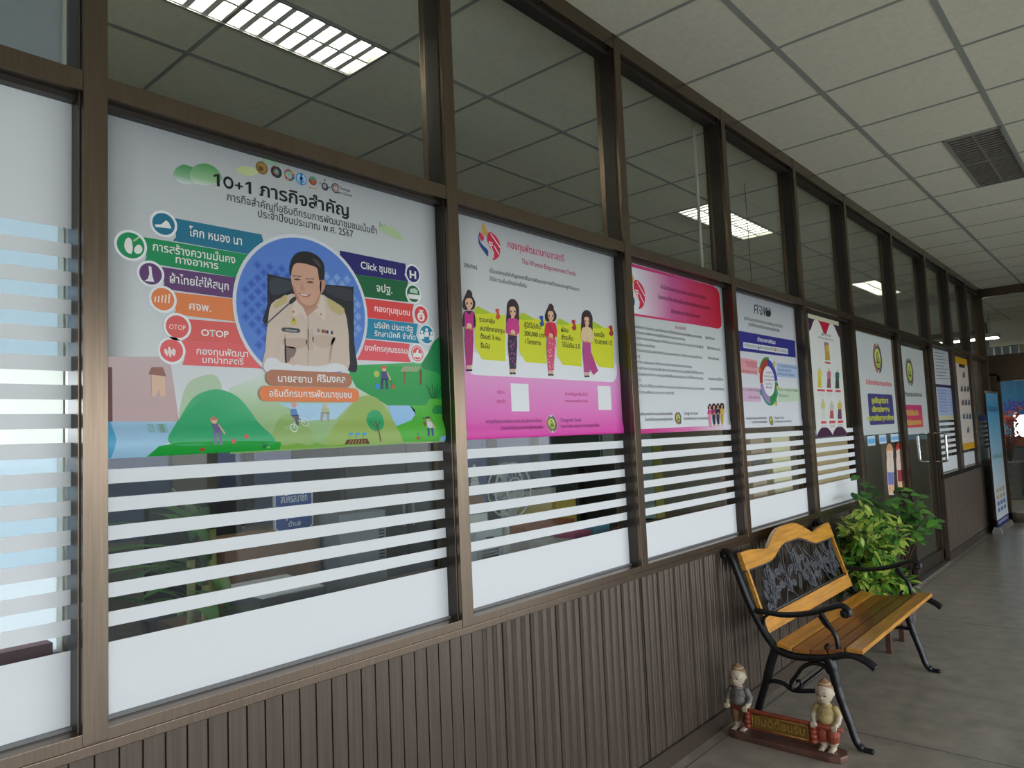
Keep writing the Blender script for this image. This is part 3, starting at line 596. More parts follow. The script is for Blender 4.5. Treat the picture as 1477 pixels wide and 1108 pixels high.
p.blob([(55, 285), (220, 315), (215, 380), (60, 420)], '3a3d4a', 12, 3).blob([(490, 350), (690, 375), (695, 470), (520, 410)], '34363f', 12, 3)
KH, KD = 'd8c3b2', 'b99d8c'
p.blob([(60, 490), (170, 430), (245, 415), (300, 520), (390, 530), (450, 415), (540, 470), (640, 545), (672, 700), (678, 830), (672, 1015), (500, 1000), (340, 1010), (10, 1010), (10, 860), (30, 640)], KH, 13, 3)
p.blob([(165, 830), (185, 830), (255, 845), (240, 905), (180, 965), (165, 940)], '8a7470', 14, 3).blob([(545, 770), (575, 760), (550, 830), (530, 940), (518, 960), (525, 860)], KD, 14, 3).line((165, 740), (175, 960), 9, KD, 14).line((352, 600), (350, 1000), 6, KD, 14)
p.poly([(335, 690), (395, 690), (395, 860), (335, 855)], 'd0b9a8', 14).blob([(160, 770), (330, 770), (330, 830), (245, 850), (165, 825)], 'c9b09e', 14, 3).blob([(400, 745), (560, 755), (540, 820), (470, 845), (400, 810)], 'cdb5a3', 14, 3)
p.blob([(85, 485), (165, 420), (182, 440), (170, 485), (90, 525), (78, 505)], 'c9b67c', 15, 3).blob([(505, 450), (530, 455), (640, 530), (615, 580), (540, 545), (515, 500)], 'c9b67c', 15, 3)
p.poly([(285, 480), (345, 605), (430, 520), (410, 480)], 'c89680', 14)                     # neck
p.poly([(250, 430), (270, 425), (345, 600), (330, 610), (300, 560), (235, 600), (215, 560)], 'e2cfbf', 15).poly([(455, 420), (480, 450), (495, 560), (480, 625), (400, 550), (345, 605), (350, 590), (430, 520)], 'e2cfbf', 15)
p.blob([(213, 190), (230, 150), (330, 120), (430, 180), (455, 290), (452, 400), (425, 480), (370, 510), (310, 505), (260, 440), (225, 350), (212, 270)], 'd9a68c', 16, 4)
p.blob([(445, 320), (470, 300), (490, 310), (485, 360), (462, 405), (448, 400)], 'c98f76', 16, 4)
p.blob([(225, 340), (250, 380), (290, 470), (350, 505), (410, 480), (445, 400), (440, 450), (415, 500), (350, 535), (290, 500), (250, 440)], 'c48c76', 17, 4)
p.blob([(207, 255), (205, 190), (230, 120), (275, 80), (350, 75), (420, 105), (470, 160), (482, 220), (478, 295), (455, 300), (440, 305), (432, 250), (420, 205), (375, 185), (320, 170), (265, 165), (238, 180), (222, 215), (215, 262)], '231c1e', 18, 4)
p.blob([(380, 130), (430, 150), (455, 200), (430, 190)], '4a4244', 19, 3)
for x, y in ((262, 296), (365, 318)): p.blob([(x - 28, y), (x, y - 8), (x + 30, y + 4), (x, y + 8)], '5a3830', 18, 3).line((x - 34, y - 28), (x + 32, y - 24), 7, '4a3430', 18)
for x, y in ((258, 305), (368, 326)): p.circ(x, y, 36, 'b8a8a4', 19, 1.0, 0, 360, 20, 34)
p.blob([(300, 310), (318, 360), (330, 382), (300, 388), (285, 378)], 'cf9880', 17, 3).blob([(272, 405), (320, 412), (372, 420), (345, 438), (300, 430)], 'b86a60', 18, 3).poly([(285, 410), (355, 420), (335, 428), (300, 424)], 'f0e8e2', 19)
p.blob([(150, 680), (278, 690), (276, 722), (150, 712)], '4a4c54', 15, 2).line((170, 698), (262, 706), 5, 'c8c8cc', 16).line((165, 708), (258, 715), 4, 'a8a8ac', 16)
for k, h in enumerate(('8c8494', 'd8c890', '5a4a5c', 'c8505a', '2c2c4c', 'd8d0c0', '3a2c5c')): p.poly([(425 + k * 18, 690 + k * 3), (441 + k * 18, 692 + k * 3), (441 + k * 18, 718 + k * 3), (425 + k * 18, 716 + k * 3)], h, 16)
p.circ(238, 640, 24, 'd8c24a', 16, n=14).poly([(225, 600), (245, 595), (245, 625), (230, 625)], 'c8ac50', 16).line((215, 620), (195, 660), 8, 'e8e0c8', 16).circ(232, 555, 12, 'b8984a', 16, n=10).circ(455, 575, 10, 'b8984a', 16, n=10)
p.blob([(200, 470), (235, 438), (255, 440), (250, 465), (210, 495)], '2a2a2e', 20, 3).line((205, 485), (0, 668), 9, '55555c', 20)
p.blob([(20, 930), (100, 930), (160, 965), (420, 990), (560, 965), (640, 985), (650, 1030), (340, 1040), (20, 1040)], 'e6e4e6', 17, 3).blob([(200, 960), (215, 920), (240, 930), (245, 985)], 'e0b8ae', 18, 3)
p.T().rrect((382, 533), (506.5, 559.5), 'b97a5c', 21, .48).rrect((372, 556.5), (517, 580.5), 'f0854c', 20, .48)
p.text('นายสยาม', (399.5, 551.5), (448.5, 551.8), 8, WH, 22, .014).text('ศิริมงคล', (456, 551.5), (496.5, 551.8), 8, WH, 22, .014).text('อธิบดีกรมการพัฒนาชุมชน', (387, 573), (505.5, 573.5), 7.6, WH, 22, .012)
p.done('wide green and white mission poster with round portrait and coloured ribbons', curl=(.07, .022))

# --- pink women's fund poster ---
p = Poster([(659, 306.5), (885, 368.7), (897, 625), (672, 635)], 'eff0f3')
pk = gradmat('print_pink', 2, [(0, 'e83fae'), (.08, 'ee7cc8'), (.2, 'f0a0d8')])
p.mp([(p.y0, p.z0), (p.y1, p.z0), (p.y1, p.z0 + .27), (p.y0, p.z0 + .27)], pk, 1)
zb = p.w(780, 546)[1]; r = .045; yl, yr = p.y0 + .01, p.y1 - .022
p.mp([(yl, p.z0 + .28), (yl, zb + r)] + [(yl + r - r * math.cos(a), zb + r - r * math.sin(a)) for a in (.3, .8, 1.2)] + [(yl + r, zb), (yr - r, zb)] + [(yr - r + r * math.sin(a), zb + r - r * math.cos(a)) for a in (.3, .8, 1.2)] + [(yr, zb + r), (yr, p.z0 + .28)], 'eff0f3', 2)
p.flame(650, 300, 1 / 5.54, 1 / 5.54); p.lay = 3
p.text('กองทุนพัฒนาบทบาทสตรี', (732, 357.2), (813.6, 377.5), 7.6, 'd02f6c', 3, .01).text('Thai Women Empowerment Funds', (752.3, 380), (830, 398.3), 6.8, 'c4406e', 3, .002)
p.text('วิสัยทัศน์', (668.6, 385), (688.3, 389), 4.4, '202028', 3).text('เป็นแหล่งทุนที่สำคัญของสตรีในการพัฒนาคุณภาพชีวิตและเศรษฐกิจในชุมชน', (706, 394.2), (835.3, 419), 4.2, '202028', 3, .0).text('ให้มีความเข้มแข็งอย่างยั่งยืน', (706.3, 404.9), (759.5, 415), 4.4, '202028', 3, .0)
YL, YG = 'dde023', 'b4cc2a'
for pts, gr in (([(684, 450), (700, 450), (728, 455), (729, 521.5), (695, 518.5), (685, 500)], [(684, 452), (688, 442.5), (697, 446), (706, 452)]), ([(749, 459), (765, 459), (787.5, 461.5), (788, 525), (758, 522.5), (749, 507)], [(749, 461), (752, 451.5), (760, 454), (770, 461)]),
                ([(803, 466), (818, 466), (838.5, 468.5), (838.8, 528.8), (811, 526.5), (803, 511)], [(803, 468), (806, 459.5), (812, 462), (821, 468)]), ([(851, 471), (866, 471.5), (884.5, 474), (885, 531.5), (864, 529.5), (854, 515)], [(851, 473), (854, 464.5), (861, 467), (869, 473)])): p.poly(pts, YL, 3).blob(gr, YG, 4)
for body, a, b in (('รวมกลุ่ม', (691, 464), (713.5, 466.5)), ('สมาชิกกองทุน', (691.8, 476.3), (727.3, 480.8)), ('ตั้งแต่ 3 คน', (692.4, 488.4), (721.3, 491.3)), ('ขึ้นไป', (693, 501.8), (706.3, 503)), ('กู้ได้ไม่เกิน', (756, 472.2), (779.3, 475)), ('200,000 บาท', (756, 484.3), (786.5, 487)), ('/ โครงการ', (757, 496), (780, 498)),
                   ('ผ่อน', (809.3, 478.3), (819.3, 479.6)), ('ชำระคืน', (809.8, 489.4), (826.4, 491.6)), ('ได้ไม่เกิน 2 ปี', (810.6, 500.4), (836.2, 503.2)), ('ดอกเบี้ย', (857, 485), (871.4, 487)), ('10 สตางค์ / ปี', (857.7, 495.4), (882.3, 498.4))): p.text(body, a, b, 5, '26280c', 5, .02)
for x, y, h in ((717, 452, 'd8503a'), (780.5, 462, '2c4c9c'), (827, 468, 'b8343c'), (880.5, 476, 'b03040')): p.blob([(x - 3, y - 5), (x + 2, y - 6), (x + 2.5, y), (x + 4, y + 6), (x + .5, y + 9), (x - 2.5, y + 5), (x - .5, y + 1)], h, 6)
p.lay = 7
p.lady(676, 418.5, 536.5, 21, 'c8288a', 'b02872', bun=True, arms='2a1c28'); p.lady(739, 431.5, 541, 21, 'd63c8e', '3a2444', bun=False, pattern=('d63c8e', '6a6a8c', 'c85a9c')); p.lady(794, 438.5, 543, 19, 'e0284e', 'e0507c', bun=True, sash='c02440', pattern=('f4c8a0', 'f0d8c0', 'e86a4c')); p.lady(846, 447.5, 545, 19, 'e8cfa0', 'c0488c', bun=False, arms='f0c8a4')
p.poly([(852, 508), (862, 535), (856, 541), (850, 532)], 'c0408a', 12)
p.rect((736, 553), (763.5, 593.5), 'f2f2f4', 4); p.rect((861.5, 556.5), (882, 591.5), 'f2f2f4', 4)
for body, a, b, h, c_ in (('สมัคร', (716.7, 568), (727.8, 568.4), 4.2, 'e0408e'), ('สมาชิก', (716.4, 581), (729.8, 581.6), 4.2, 'e0408e'), ('ค้นหาข้อมูลเพิ่มเติมที่', (815, 570.6), (847.5, 571.2), 3.8, 'd84a90'), ('www.womenfund.com', (814.5, 580), (848, 580.6), 4.4, 'd84a90'), ('เศรษฐกิจฐานรากมั่นคง ชุมชนเข้มแข็งอย่างยั่งยืน', (700.6, 610.6), (781.5, 609.2), 3.9, '6a1858'), ('ด้วยหลักปรัชญาของเศรษฐกิจพอเพียง', (720.6, 620.2), (782, 618.6), 3.9, '6a1858'),
                         ('Change for Good', (807.6, 609.4), (838, 607.6), 5.4, '5a1c60'), ('กรมการพัฒนาชุมชน กระทรวงมหาดไทย', (808, 616.9), (863.3, 616), 3.6, '6a1858')): p.text(body, a, b, h, c_, 4, .0, 3)
p.circ(795, 611.5, 13, 'd8d2da', 4); p.lay = 5; p.emblem(795, 611.5, 12)
p.done('pink and white fund poster with four cartoon women beside yellow notes', curl=(.05, .008))

# --- pink header list poster ---
p = Poster([(907, 378.3), (1041, 414.9), (1053, 619.5), (921, 626)], 'e6e9ec')
gm = lambda px, py: p.w(px, py)[0] - p.org.y
hd_ = gradmat('print_header', 1, [(gm(915, 420), 'e6e9ec'), (gm(940, 430), 'dcb6cc'), (gm(968, 435), 'cc5c98'), (gm(1000, 445), 'cc3060'), (gm(1037, 450), 'c01232')])
p.poly([(909, 380.5), (1028, 412.5), (1035, 417), (1037.5, 424), (1040.8, 466), (1040, 472), (1036, 474.2), (910, 453)], hd_, 1)
p.poly([(905, 378.8), (1000, 404.5), (1000, 407.5), (905, 383.5)], 'd63a78', 2).poly([(905, 450.5), (990, 464.3), (990, 466.8), (905, 454)], 'd63a6c', 2)
p.lay = 2; p.flame(905 + 95 / 10.55 - 290 * .152, 404 - 196 * .19, .152, .19)
for body, a, b in (('สำนักงานเลขานุการคณะอนุกรรมการบริหาร', (952.9, 416.4), (1019, 432.3)), ('โดยคณะทำงานขับเคลื่อนกองทุนพัฒนาบทบาทสตรี', (949, 430.7), (1024, 447.6)), ('อำเภอสะเดา จังหวัดสงขลา', (968.3, 451.5), (1010, 459.5))): p.text(body, a, b, 4.4, '480c2a', 3, .008, 3)
p.T(915, 465, 9.634).text('อำนาจหน้าที่', (565, 95), (712, 100), 33, 'c83c58', 3, .004, 2)
body_ = ['เสนอแผนงาน โครงการ และกลั่นกรองการใช้จ่ายเงินของกองทุนพัฒนาบทบาทสตรี', 'เพื่อประกอบการพิจารณาอนุมัติของคณะกรรมการกองทุน', 'ประสานงานและสนับสนุนการดำเนินงานของคณะทำงานทุกระดับในพื้นที่', 'ตามระเบียบของกองทุน', 'ติดตามและประเมินผลการดำเนินงานของกองทุน รวมทั้งรายงานผลให้ทราบ', 'ทุกปี',
         'จัดทำทะเบียนสมาชิกและองค์กรสตรีของกองทุน', 'เผยแพร่และประชาสัมพันธ์การดำเนินงานกองทุนให้สตรีได้รับทราบ', 'จัดประชุมคณะทำงาน และดูแลทรัพย์สินของกองทุน ตามที่ได้รับมอบหมาย', 'ต่อไป', 'ปฏิบัติหน้าที่อื่นตามที่คณะกรรมการบริหารกองทุนมอบหมาย', 'กองทุนพัฒนาบทบาทสตรี']
pos_ = [(-30, 80, 935, 215), (-30, 154, 705, 250), (-30, 236, 955, 355), (-30, 318, 285, 352), (-25, 400, 942, 507), (-20, 488, 75, 496), (-20, 568, 795, 632), (-15, 652, 960, 720), (-10, 732, 955, 797), (0, 816, 90, 823), (0, 897, 970, 942), (10, 986, 550, 1002)]
for tx, q in zip(body_, pos_): p.text(tx, q[:2], q[2:], 30, '2c2e34', 3, .0, 3)
for tx, q in zip(('ดูแลรับผิดชอบ', 'ให้คำปรึกษาแนะนำ', 'จัดทำรายงานผล', 'ตรวจสอบการใช้จ่าย', 'สนับสนุนการดำเนินงาน'), ((985, 230, 1118, 242), (1012, 376, 1195, 392), (1022, 514, 1172, 526), (1028, 799, 1232, 813), (1050, 939, 1250, 950))): p.text(tx, q[:2], q[2:], 29, '2c2e34', 3, .0, 3)
p.T()
for body, a, b, h in (('เศรษฐกิจฐานรากมั่นคง ชุมชนเข้มแข็งอย่างยั่งยืน', (919, 600.3), (970, 598), 3.2), ('ด้วยหลักปรัชญาของเศรษฐกิจพอเพียง', (930, 607.6), (970.7, 606), 3.2), ('Change for Good', (986.5, 599), (1006.5, 597.8), 4.4), ('กรมการพัฒนาชุมชน กระทรวงมหาดไทย', (986.5, 606), (1021.8, 604.8), 3)): p.text(body, a, b, h, '4a3848', 3, .004, 2)
p.lay = 3; p.emblem(978, 603.4, 9.4)
for k, (t_, s_) in enumerate((('d84a90', 'e890b0'), ('a83a68', '2c3050'), ('28284a', '30304c'), ('d8b04a', 'c8a040'))): p.lady(1023.8 + 5.8 * k, 582.5 - k * .4, 616 - k * .8, 7.5, t_, s_, bun=k % 2 == 0)
p.poly([(919, 619.5), (1053, 613), (1053, 619.5), (919, 626)], gradmat('print_band', 1, [(-.42, 'd8308c'), (0, 'e07ab4'), (.4, 'e6dfe6')]), 2)
p.done('white duty list poster with a pink to red header and small printed lines', curl=(.05, .006))

# --- poverty centre poster with the colour wheel ---
p = Poster([(1057, 420.2), (1145, 444.3), (1158, 614), (1069, 618)], 'e4e6ec')
p.T(1040, 420, 5.035)
p.text('ศจ', (243, 162), (303, 176), 66, '2c3438', 2, .0, 4).text('พ', (308, 178), (335, 182), 66, '2c3438', 2, .01, 4)
for k in range(4): p.line((335 + k * 8, 172), (330 + k * 9, 118 + abs(k - 1.5) * 6), 11, '3c4448', 3)
p.blob([(325, 150), (345, 140), (362, 155), (358, 182), (335, 184)], '3c4448', 3)
p.text('ศูนย์อำนวยการขจัดความยากจนและพัฒนาคนทุกช่วงวัย', (168, 210), (446, 264), 19, '3a4046', 2, .004, 2).text('อย่างยั่งยืนตามหลักปรัชญาของเศรษฐกิจพอเพียง', (200, 250), (426, 300), 19, '3a4046', 2, .004, 2)
p.poly([(110, 284), (536, 361), (543, 483), (115, 431)], '2b2c86', 2).text('เป้าหมายการพัฒนา', (265, 362), (396, 387), 22, 'f0f0f6', 3, .012, 2)
p.poly([(160, 370), (485, 420), (487, 460), (162, 412)], 'd9dde2', 3); p.text('ครัวเรือนเป้าหมาย', (170, 402), (262, 414), 17, '5a6440', 4, .006, 2).text('พัฒนาคุณภาพชีวิต ทุกมิติ อย่างยั่งยืน', (282, 418), (480, 448), 17, '5a6440', 4, .006, 2).poly([(268, 392), (280, 412), (272, 430)], '2b2c86', 4).poly([(385, 410), (398, 412), (396, 438), (388, 436)], 'e8a04a', 4)
wc = (347, 655)
p.circ(*wc, 176, '2d8a48', 2, 1, 80, 150, 16, 120).circ(*wc, 176, '36a05c', 2, 1, -100, -30, 16, 120).circ(*wc, 176, '3b8f8c', 2, 1, 215, 262, 10, 130)
p.circ(*wc, 160, 'a83a30', 3, 1, 92, 188, 18, 108).circ(*wc, 160, '40409c', 3, 1, 2, 90, 18, 108).circ(*wc, 160, '2f8c46', 3, 1, -88, 0, 18, 108).circ(*wc, 160, 'a688b8', 3, 1, 190, 270, 18, 108).circ(*wc, 108, 'eceaf0', 4, n=32)
for k, tx in enumerate(('การแก้ไข', 'ปัญหาความยากจน', 'แบบพุ่งเป้า', 'ระดับ', 'พื้นที่')): p.text(tx, (312 if k in (1, 2) else 325, 598 + k * 27), (385 if k in (1, 2) else 370, 600 + k * 27), 12, '4a4a58', 5, .006, 2)
p.poly([(128, 478), (262, 505), (266, 610), (132, 592)], 'e3a2a8', 2).poly([(403, 520), (553, 538), (557, 636), (405, 622)], 'b4c6e4', 2).poly([(148, 698), (290, 705), (292, 805), (150, 802)], 'dcb8d2', 2).poly([(412, 705), (563, 705), (566, 800), (414, 806)], 'c9dcc2', 2)
for tx, a, b, c_ in (('1.1 เชิงพื้นที่', (138, 520), (262, 535), 'c83238'), ('ครัวเรือน', (190, 548), (262, 558), 'b02c34'), ('กลุ่มเปราะบาง', (140, 585), (262, 600), 'b02c34'), ('1.2 การเข้าถึงบริการของรัฐ', (412, 548), (550, 565), '32508c'), ('ทุกช่วงวัย', (412, 580), (510, 588), '32508c'), ('อย่างเท่าเทียม', (412, 612), (535, 618), '32508c'), ('2.1 การจัดทำข้อมูล', (155, 725), (285, 728), '7a4a78'), ('ครัวเรือน', (200, 780), (280, 782), '7a4a78'), ('2.2 การขยายผล', (420, 725), (560, 728), '3a6c46'), ('ต้นแบบ', (422, 768), (490, 770), '3a6c46')): p.text(tx, a, b, 15, c_, 3, .006, 2)
p.circ(280, 575, 22, 'e0563c', 5).circ(280, 570, 9, 'f0b060', 6, n=10).circ(290, 735, 22, '2f8f94', 5).circ(405, 740, 20, '3c9c8c', 5)
for x, y in ((385, 515), (410, 680), (400, 800)): p.circ(x, y, 8, '3a2c28', 6, n=10).poly([(x - 8, y + 8), (x + 8, y + 8), (x + 9, y + 34), (x - 9, y + 34)], 'd8c06a', 6)
for tx, a, b, h in (('เศรษฐกิจฐานรากมั่นคง ชุมชนเข้มแข็งอย่างยั่งยืน', (180, 933), (333, 929), 13), ('ด้วยหลักปรัชญาของเศรษฐกิจพอเพียง', (220, 960), (333, 956), 13), ('Change for Good', (388, 931), (455, 926), 19), ('กรมการพัฒนาชุมชน กระทรวงมหาดไทย', (388, 957), (510, 950), 13)): p.text(tx, a, b, h, '4a4652', 3, .004, 2)
p.lay = 3; p.emblem(362, 943, 36)
p.done('white poster with a navy title band above a coloured ring diagram', curl=(.04, .005))

# --- narrow banner with dress photos ---
p = Poster([(1167.5, 453), (1209, 464), (1222, 627), (1178.5, 631.5)], 'e4e4de', x=GX + .012)
p.T(1165, 450, 5.54)
ys_ = [p.y0 + (p.y1 - p.y0) * k / 40 for k in range(41)]
def scallop(zf, zt, cols):
    for k in range(40):
        t0, t1 = k / 40, (k + 1) / 40; p.mp([(ys_[k], zt), (ys_[k + 1], zt), (ys_[k + 1], zf(t1)), (ys_[k], zf(t0))], cols(t0), 1)
scallop(lambda t: p.z1 - .028 - .085 * (abs(math.cos(t * 2 * math.pi)) ** 3) , p.z1 - .028, lambda t: 'c01c38' if .25 < t < .72 else '43183f')
scallop(lambda t: p.z0 + .004 + .06 * abs(math.sin(t * 2 * math.pi)) ** .7, p.z0, lambda t: '43183f')
p.mp([(p.y0, p.z1), (p.y1, p.z1), (p.y1, p.z1 - .026), (p.y0, p.z1 - .026)], 'd6d0b0', 2)
p.text('ผ้าไทย', (112, 185), (186, 203), 18, '55606a', 2, .006, 2).text('ใส่ให้สนุก สู่ตลาดสากล', (82, 207), (206, 235), 11, '55606a', 2, .004, 2)
p.rect((132, 240), (178, 388), '9c7484', 2)
for x, y0, y1, a, b in ((155, 245, 390, 'd8b048', 'c8a03c'), (95, 445, 610, 'e0cc58', 'd8c84c'), (170, 455, 612, 'c8788c', '8c5a5c'), (236, 462, 616, '2f6a66', '3a4a44'), (122, 700, 862, 'd8cc8c', 'dcdcd4'), (192, 715, 855, 'c8c4bc', 'b8545a'), (256, 703, 860, 'd0b85c', '6a4a64')):
    p.circ(x, y0 + 12, 9, 'c89a80', 4, n=12).circ(x, y0 + 7, 9, '2c2422', 3, n=12); p.blob([(x - 14, y0 + 26), (x, y0 + 20), (x + 14, y0 + 26), (x + 13, y0 + 70), (x - 13, y0 + 70)], a, 4).poly([(x - 12, y0 + 65), (x + 12, y0 + 65), (x + 17, y1 - 3), (x - 16, y1 - 5)], b, 3)
for a, b in (((138, 396), (182, 417)), ((76, 617), (138, 636)), ((152, 620), (198, 640)), ((222, 624), (264, 643)), ((105, 874), (150, 892)), ((172, 870), (222, 889)), ((240, 868), (284, 887))):
    p.rect(a, b, 'd84a58', 3)
    for k in (1, 2): p.rect((a[0] + 4, b[1] + k * 14), (b[0] - 4, b[1] + k * 14 + 4), 'b8b8c0', 3)
p.done('narrow white banner with small photos of dresses under a dark scalloped top', 'hanging_banner', 'banner')

# --- two emblem posters on the door leaves ---
DX = -.0505
p = Poster([(1231, 470.5), (1290.5, 485.7), (1300.8, 624), (1243, 628)], 'cfd3d2', x=DX)
p.T(1220, 400, 4.432); p.lay = 2; p.emblem(203, 518, 96)
p.text('สำนักงานพัฒนาชุมชนอำเภอ', (130, 688), (292, 693), 22, 'd84a58', 2, .03, 2)
p.rrect((138, 742), (312, 938), '453f7e', 3, .09)
for tx, a, b in (('ศูนย์ข้อมูลข่าวสาร', (166, 803), (272, 805)), ('บริการประชาชน', (168, 859), (280, 859)), ('กรมการพัฒนาชุมชนอำเภอ', (138, 915), (306, 913))): p.text(tx, a, b, 25, 'd0d436', 4, .045, 2)
p.done('white emblem poster with a purple box of yellow lettering on the fixed glass leaf')
p = Poster([(1296, 497.5), (1330.6, 506), (1339.6, 625), (1306, 627)], 'c6cac8', x=DX)
p.T(1220, 400, 4.432); p.lay = 2; p.emblem(408, 605, 90, True)
p.text('พัฒนาชุมชนอำเภอ', (372, 757), (486, 765), 20, '4a5050', 2, .03, 2)
p.rrect((378, 815), (496, 957), gradmat('print_redbox', 2, [(.0, 'd8603c'), (.12, 'd04060'), (.25, 'c43a72')]), 3, .06)
for tx, a, b in (('ยินดีต้อนรับ', (391, 882), (466, 882)), ('ติดต่อสอบถาม', (388, 942), (484, 942))): p.text(tx, a, b, 25, 'd8b84a', 4, .045, 2)
p.done('white emblem poster with a red box of yellow lettering on the hinged glass door')
p = Poster([(1343.5, 497.7), (1367.8, 505.8), (1376, 605.8), (1352.5, 606)], 'd6d8de')
p.T(1220, 400, 4.432); p.poly([(585, 705), (678, 715), (694, 885), (598, 885)], 'b4c2e6', 1).poly([(571, 682), (677, 692), (678, 712), (573, 700)], '26305c', 2).poly([(590, 885), (692, 885), (694, 912), (595, 912)], 'd8d0a8', 1)
for k in range(10): p.line((562 + k * 2.2, 458 + k * 21), (640 - (k % 3) * 12 + k * 2.2, 470 + k * 20), 5, '70747c', 2)
for k in range(8): p.line((588 + k * 2, 722 + k * 19), (640 + k * 2, 724 + k * 19), 4, '6a78a8', 2).line((662 + k * 2, 726 + k * 18), (676 + k * 2, 727 + k * 18), 4, '6a78a8', 2)
p.done('white and pale blue notice with a dark band across its middle')
p = Poster([(1377, 513.6), (1395.6, 519), (1406.8, 646.5), (1388, 649)], 'ecdfd2', x=GX + .010)
p.T(1220, 400, 4.432); z0, z1 = p.z0, p.z1
p.mp([(p.y0, z1), (p.y1, z1), (p.y1, z1 - .075), (p.y0, z1 - .075)], 'f0b41c', 1).mp([(p.y0, z0 + .07), (p.y1, z0 + .07), (p.y1, z0), (p.y0, z0)], 'f0b41c', 1).rect((722, 552), (762, 582), '26221c', 2)
for r_, n_ in ((0, 1), (1, 3), (2, 3), (3, 3), (4, 1)):
    for k in range(n_):
        x = 755 + r_ * 7 + (k - (n_ - 1) / 2) * 20; y = 600 + r_ * 88; p.circ(x, y + 6, 7, '3a302c', 2, n=8).poly([(x - 6, y + 10), (x + 6, y + 10), (x + 8, y + 42), (x - 8, y + 42)], ('7a6a8c', '4c6a7c', '8c5a50', '5a7a6c')[(r_ + k) % 4], 2)
p.done('tall cream banner with yellow bands at its top and foot', 'hanging_banner', 'banner')
p = Poster([(1412, 597.5), (1426, 600.5), (1427, 607.5), (1412.5, 606.5)], '4272c6'); p.done('small blue notice above the stripes of the last window', 'notice', 'notice')
# children stickers and blue cards on the fixed leaf
for x, y0, y1, hat, top, bot, lb in ((1284.5, 640, 714, 'd8a070', 'e8d8c8', '7a80c0', 'cut-out sticker of a child in white and blue greeting with joined hands'), (1298.5, 639, 708.5, 'c83a30', 'ecd2c6', 'a83a48', 'cut-out sticker of a child in a red skirt greeting with joined hands')):
    H_ = y1 - y0; g = lambda a, b: (x + a * 12 + (b - .5) * 3, y0 + b * H_)
    p = Poster([(x - 6, y0), (x + 5, y0), (x + 6, y1), (x - 4, y1)], 'ead8ca', x=DX, outline=[g(*q) for q in ((-.25, .03), (0, -.01), (.25, .03), (.42, .12), (.36, .28), (.42, .34), (.38, .8), (.3, 1.0), (-.3, 1.0), (-.38, .8), (-.42, .34), (-.36, .28), (-.42, .12))])
    p.circ(*g(0, .2), .085 * H_, 'eec6ae', 1, .95).blob([g(-.4, .16), g(-.3, .04), g(0, .0), g(.3, .04), g(.42, .16), g(0, .12)], hat, 2)
    for a in (-.13, .13): p.circ(*g(a, .21), .012 * H_, '3a2420', 3, n=8)
    p.line(g(-.06, .25), g(.06, .25), .007 * H_, 'c05050', 3)
    p.blob([g(-.38, .32), g(0, .29), g(.38, .32), g(.36, .58), g(-.36, .58)], top, 1).poly([g(-.06, .3), g(.06, .3), g(.1, .42), g(-.1, .42)], 'eec6ae', 2)
    p.poly([g(-.36, .56), g(.36, .56), g(.34, .8), g(-.34, .8)], bot, 2)
    for a in (-.16, .16): p.poly([g(a - .1, .8), g(a + .1, .8), g(a + .09, .95), g(a - .09, .95)], 'e8a868', 2).circ(*g(a, .965), .02 * H_, 'e0c0a8', 3, 1.5, n=8)
    p.done(lb, 'child_sticker', 'sticker')
for a, b, c_, lb in (((1252, 629), (1262, 643), '6cb4e4', 'blue card on the fixed glass leaf, lowest and nearest the window mullion'), ((1269, 627), (1278, 640), '88bcea', 'pale blue card in the middle of three on the fixed glass leaf'), ((1285.5, 626), (1296, 637.5), '7ab8e6', 'blue card on the fixed glass leaf beside the door stile')):
    p = Poster([a, (b[0], a[1]), b, (a[0], b[1])], 'cfe2ee', x=DX); (ya, za), (yb, zb) = p.w(*a), p.w(*b)
    p.mp([(p.y0 + .01, p.z0 + .015), (p.y1 - .01, p.z0 + .015), (p.y1 - .01, p.z1 - .02), (p.y0 + .01, p.z1 - .02)], c_, 1); p.done(lb, 'card', 'card', None)
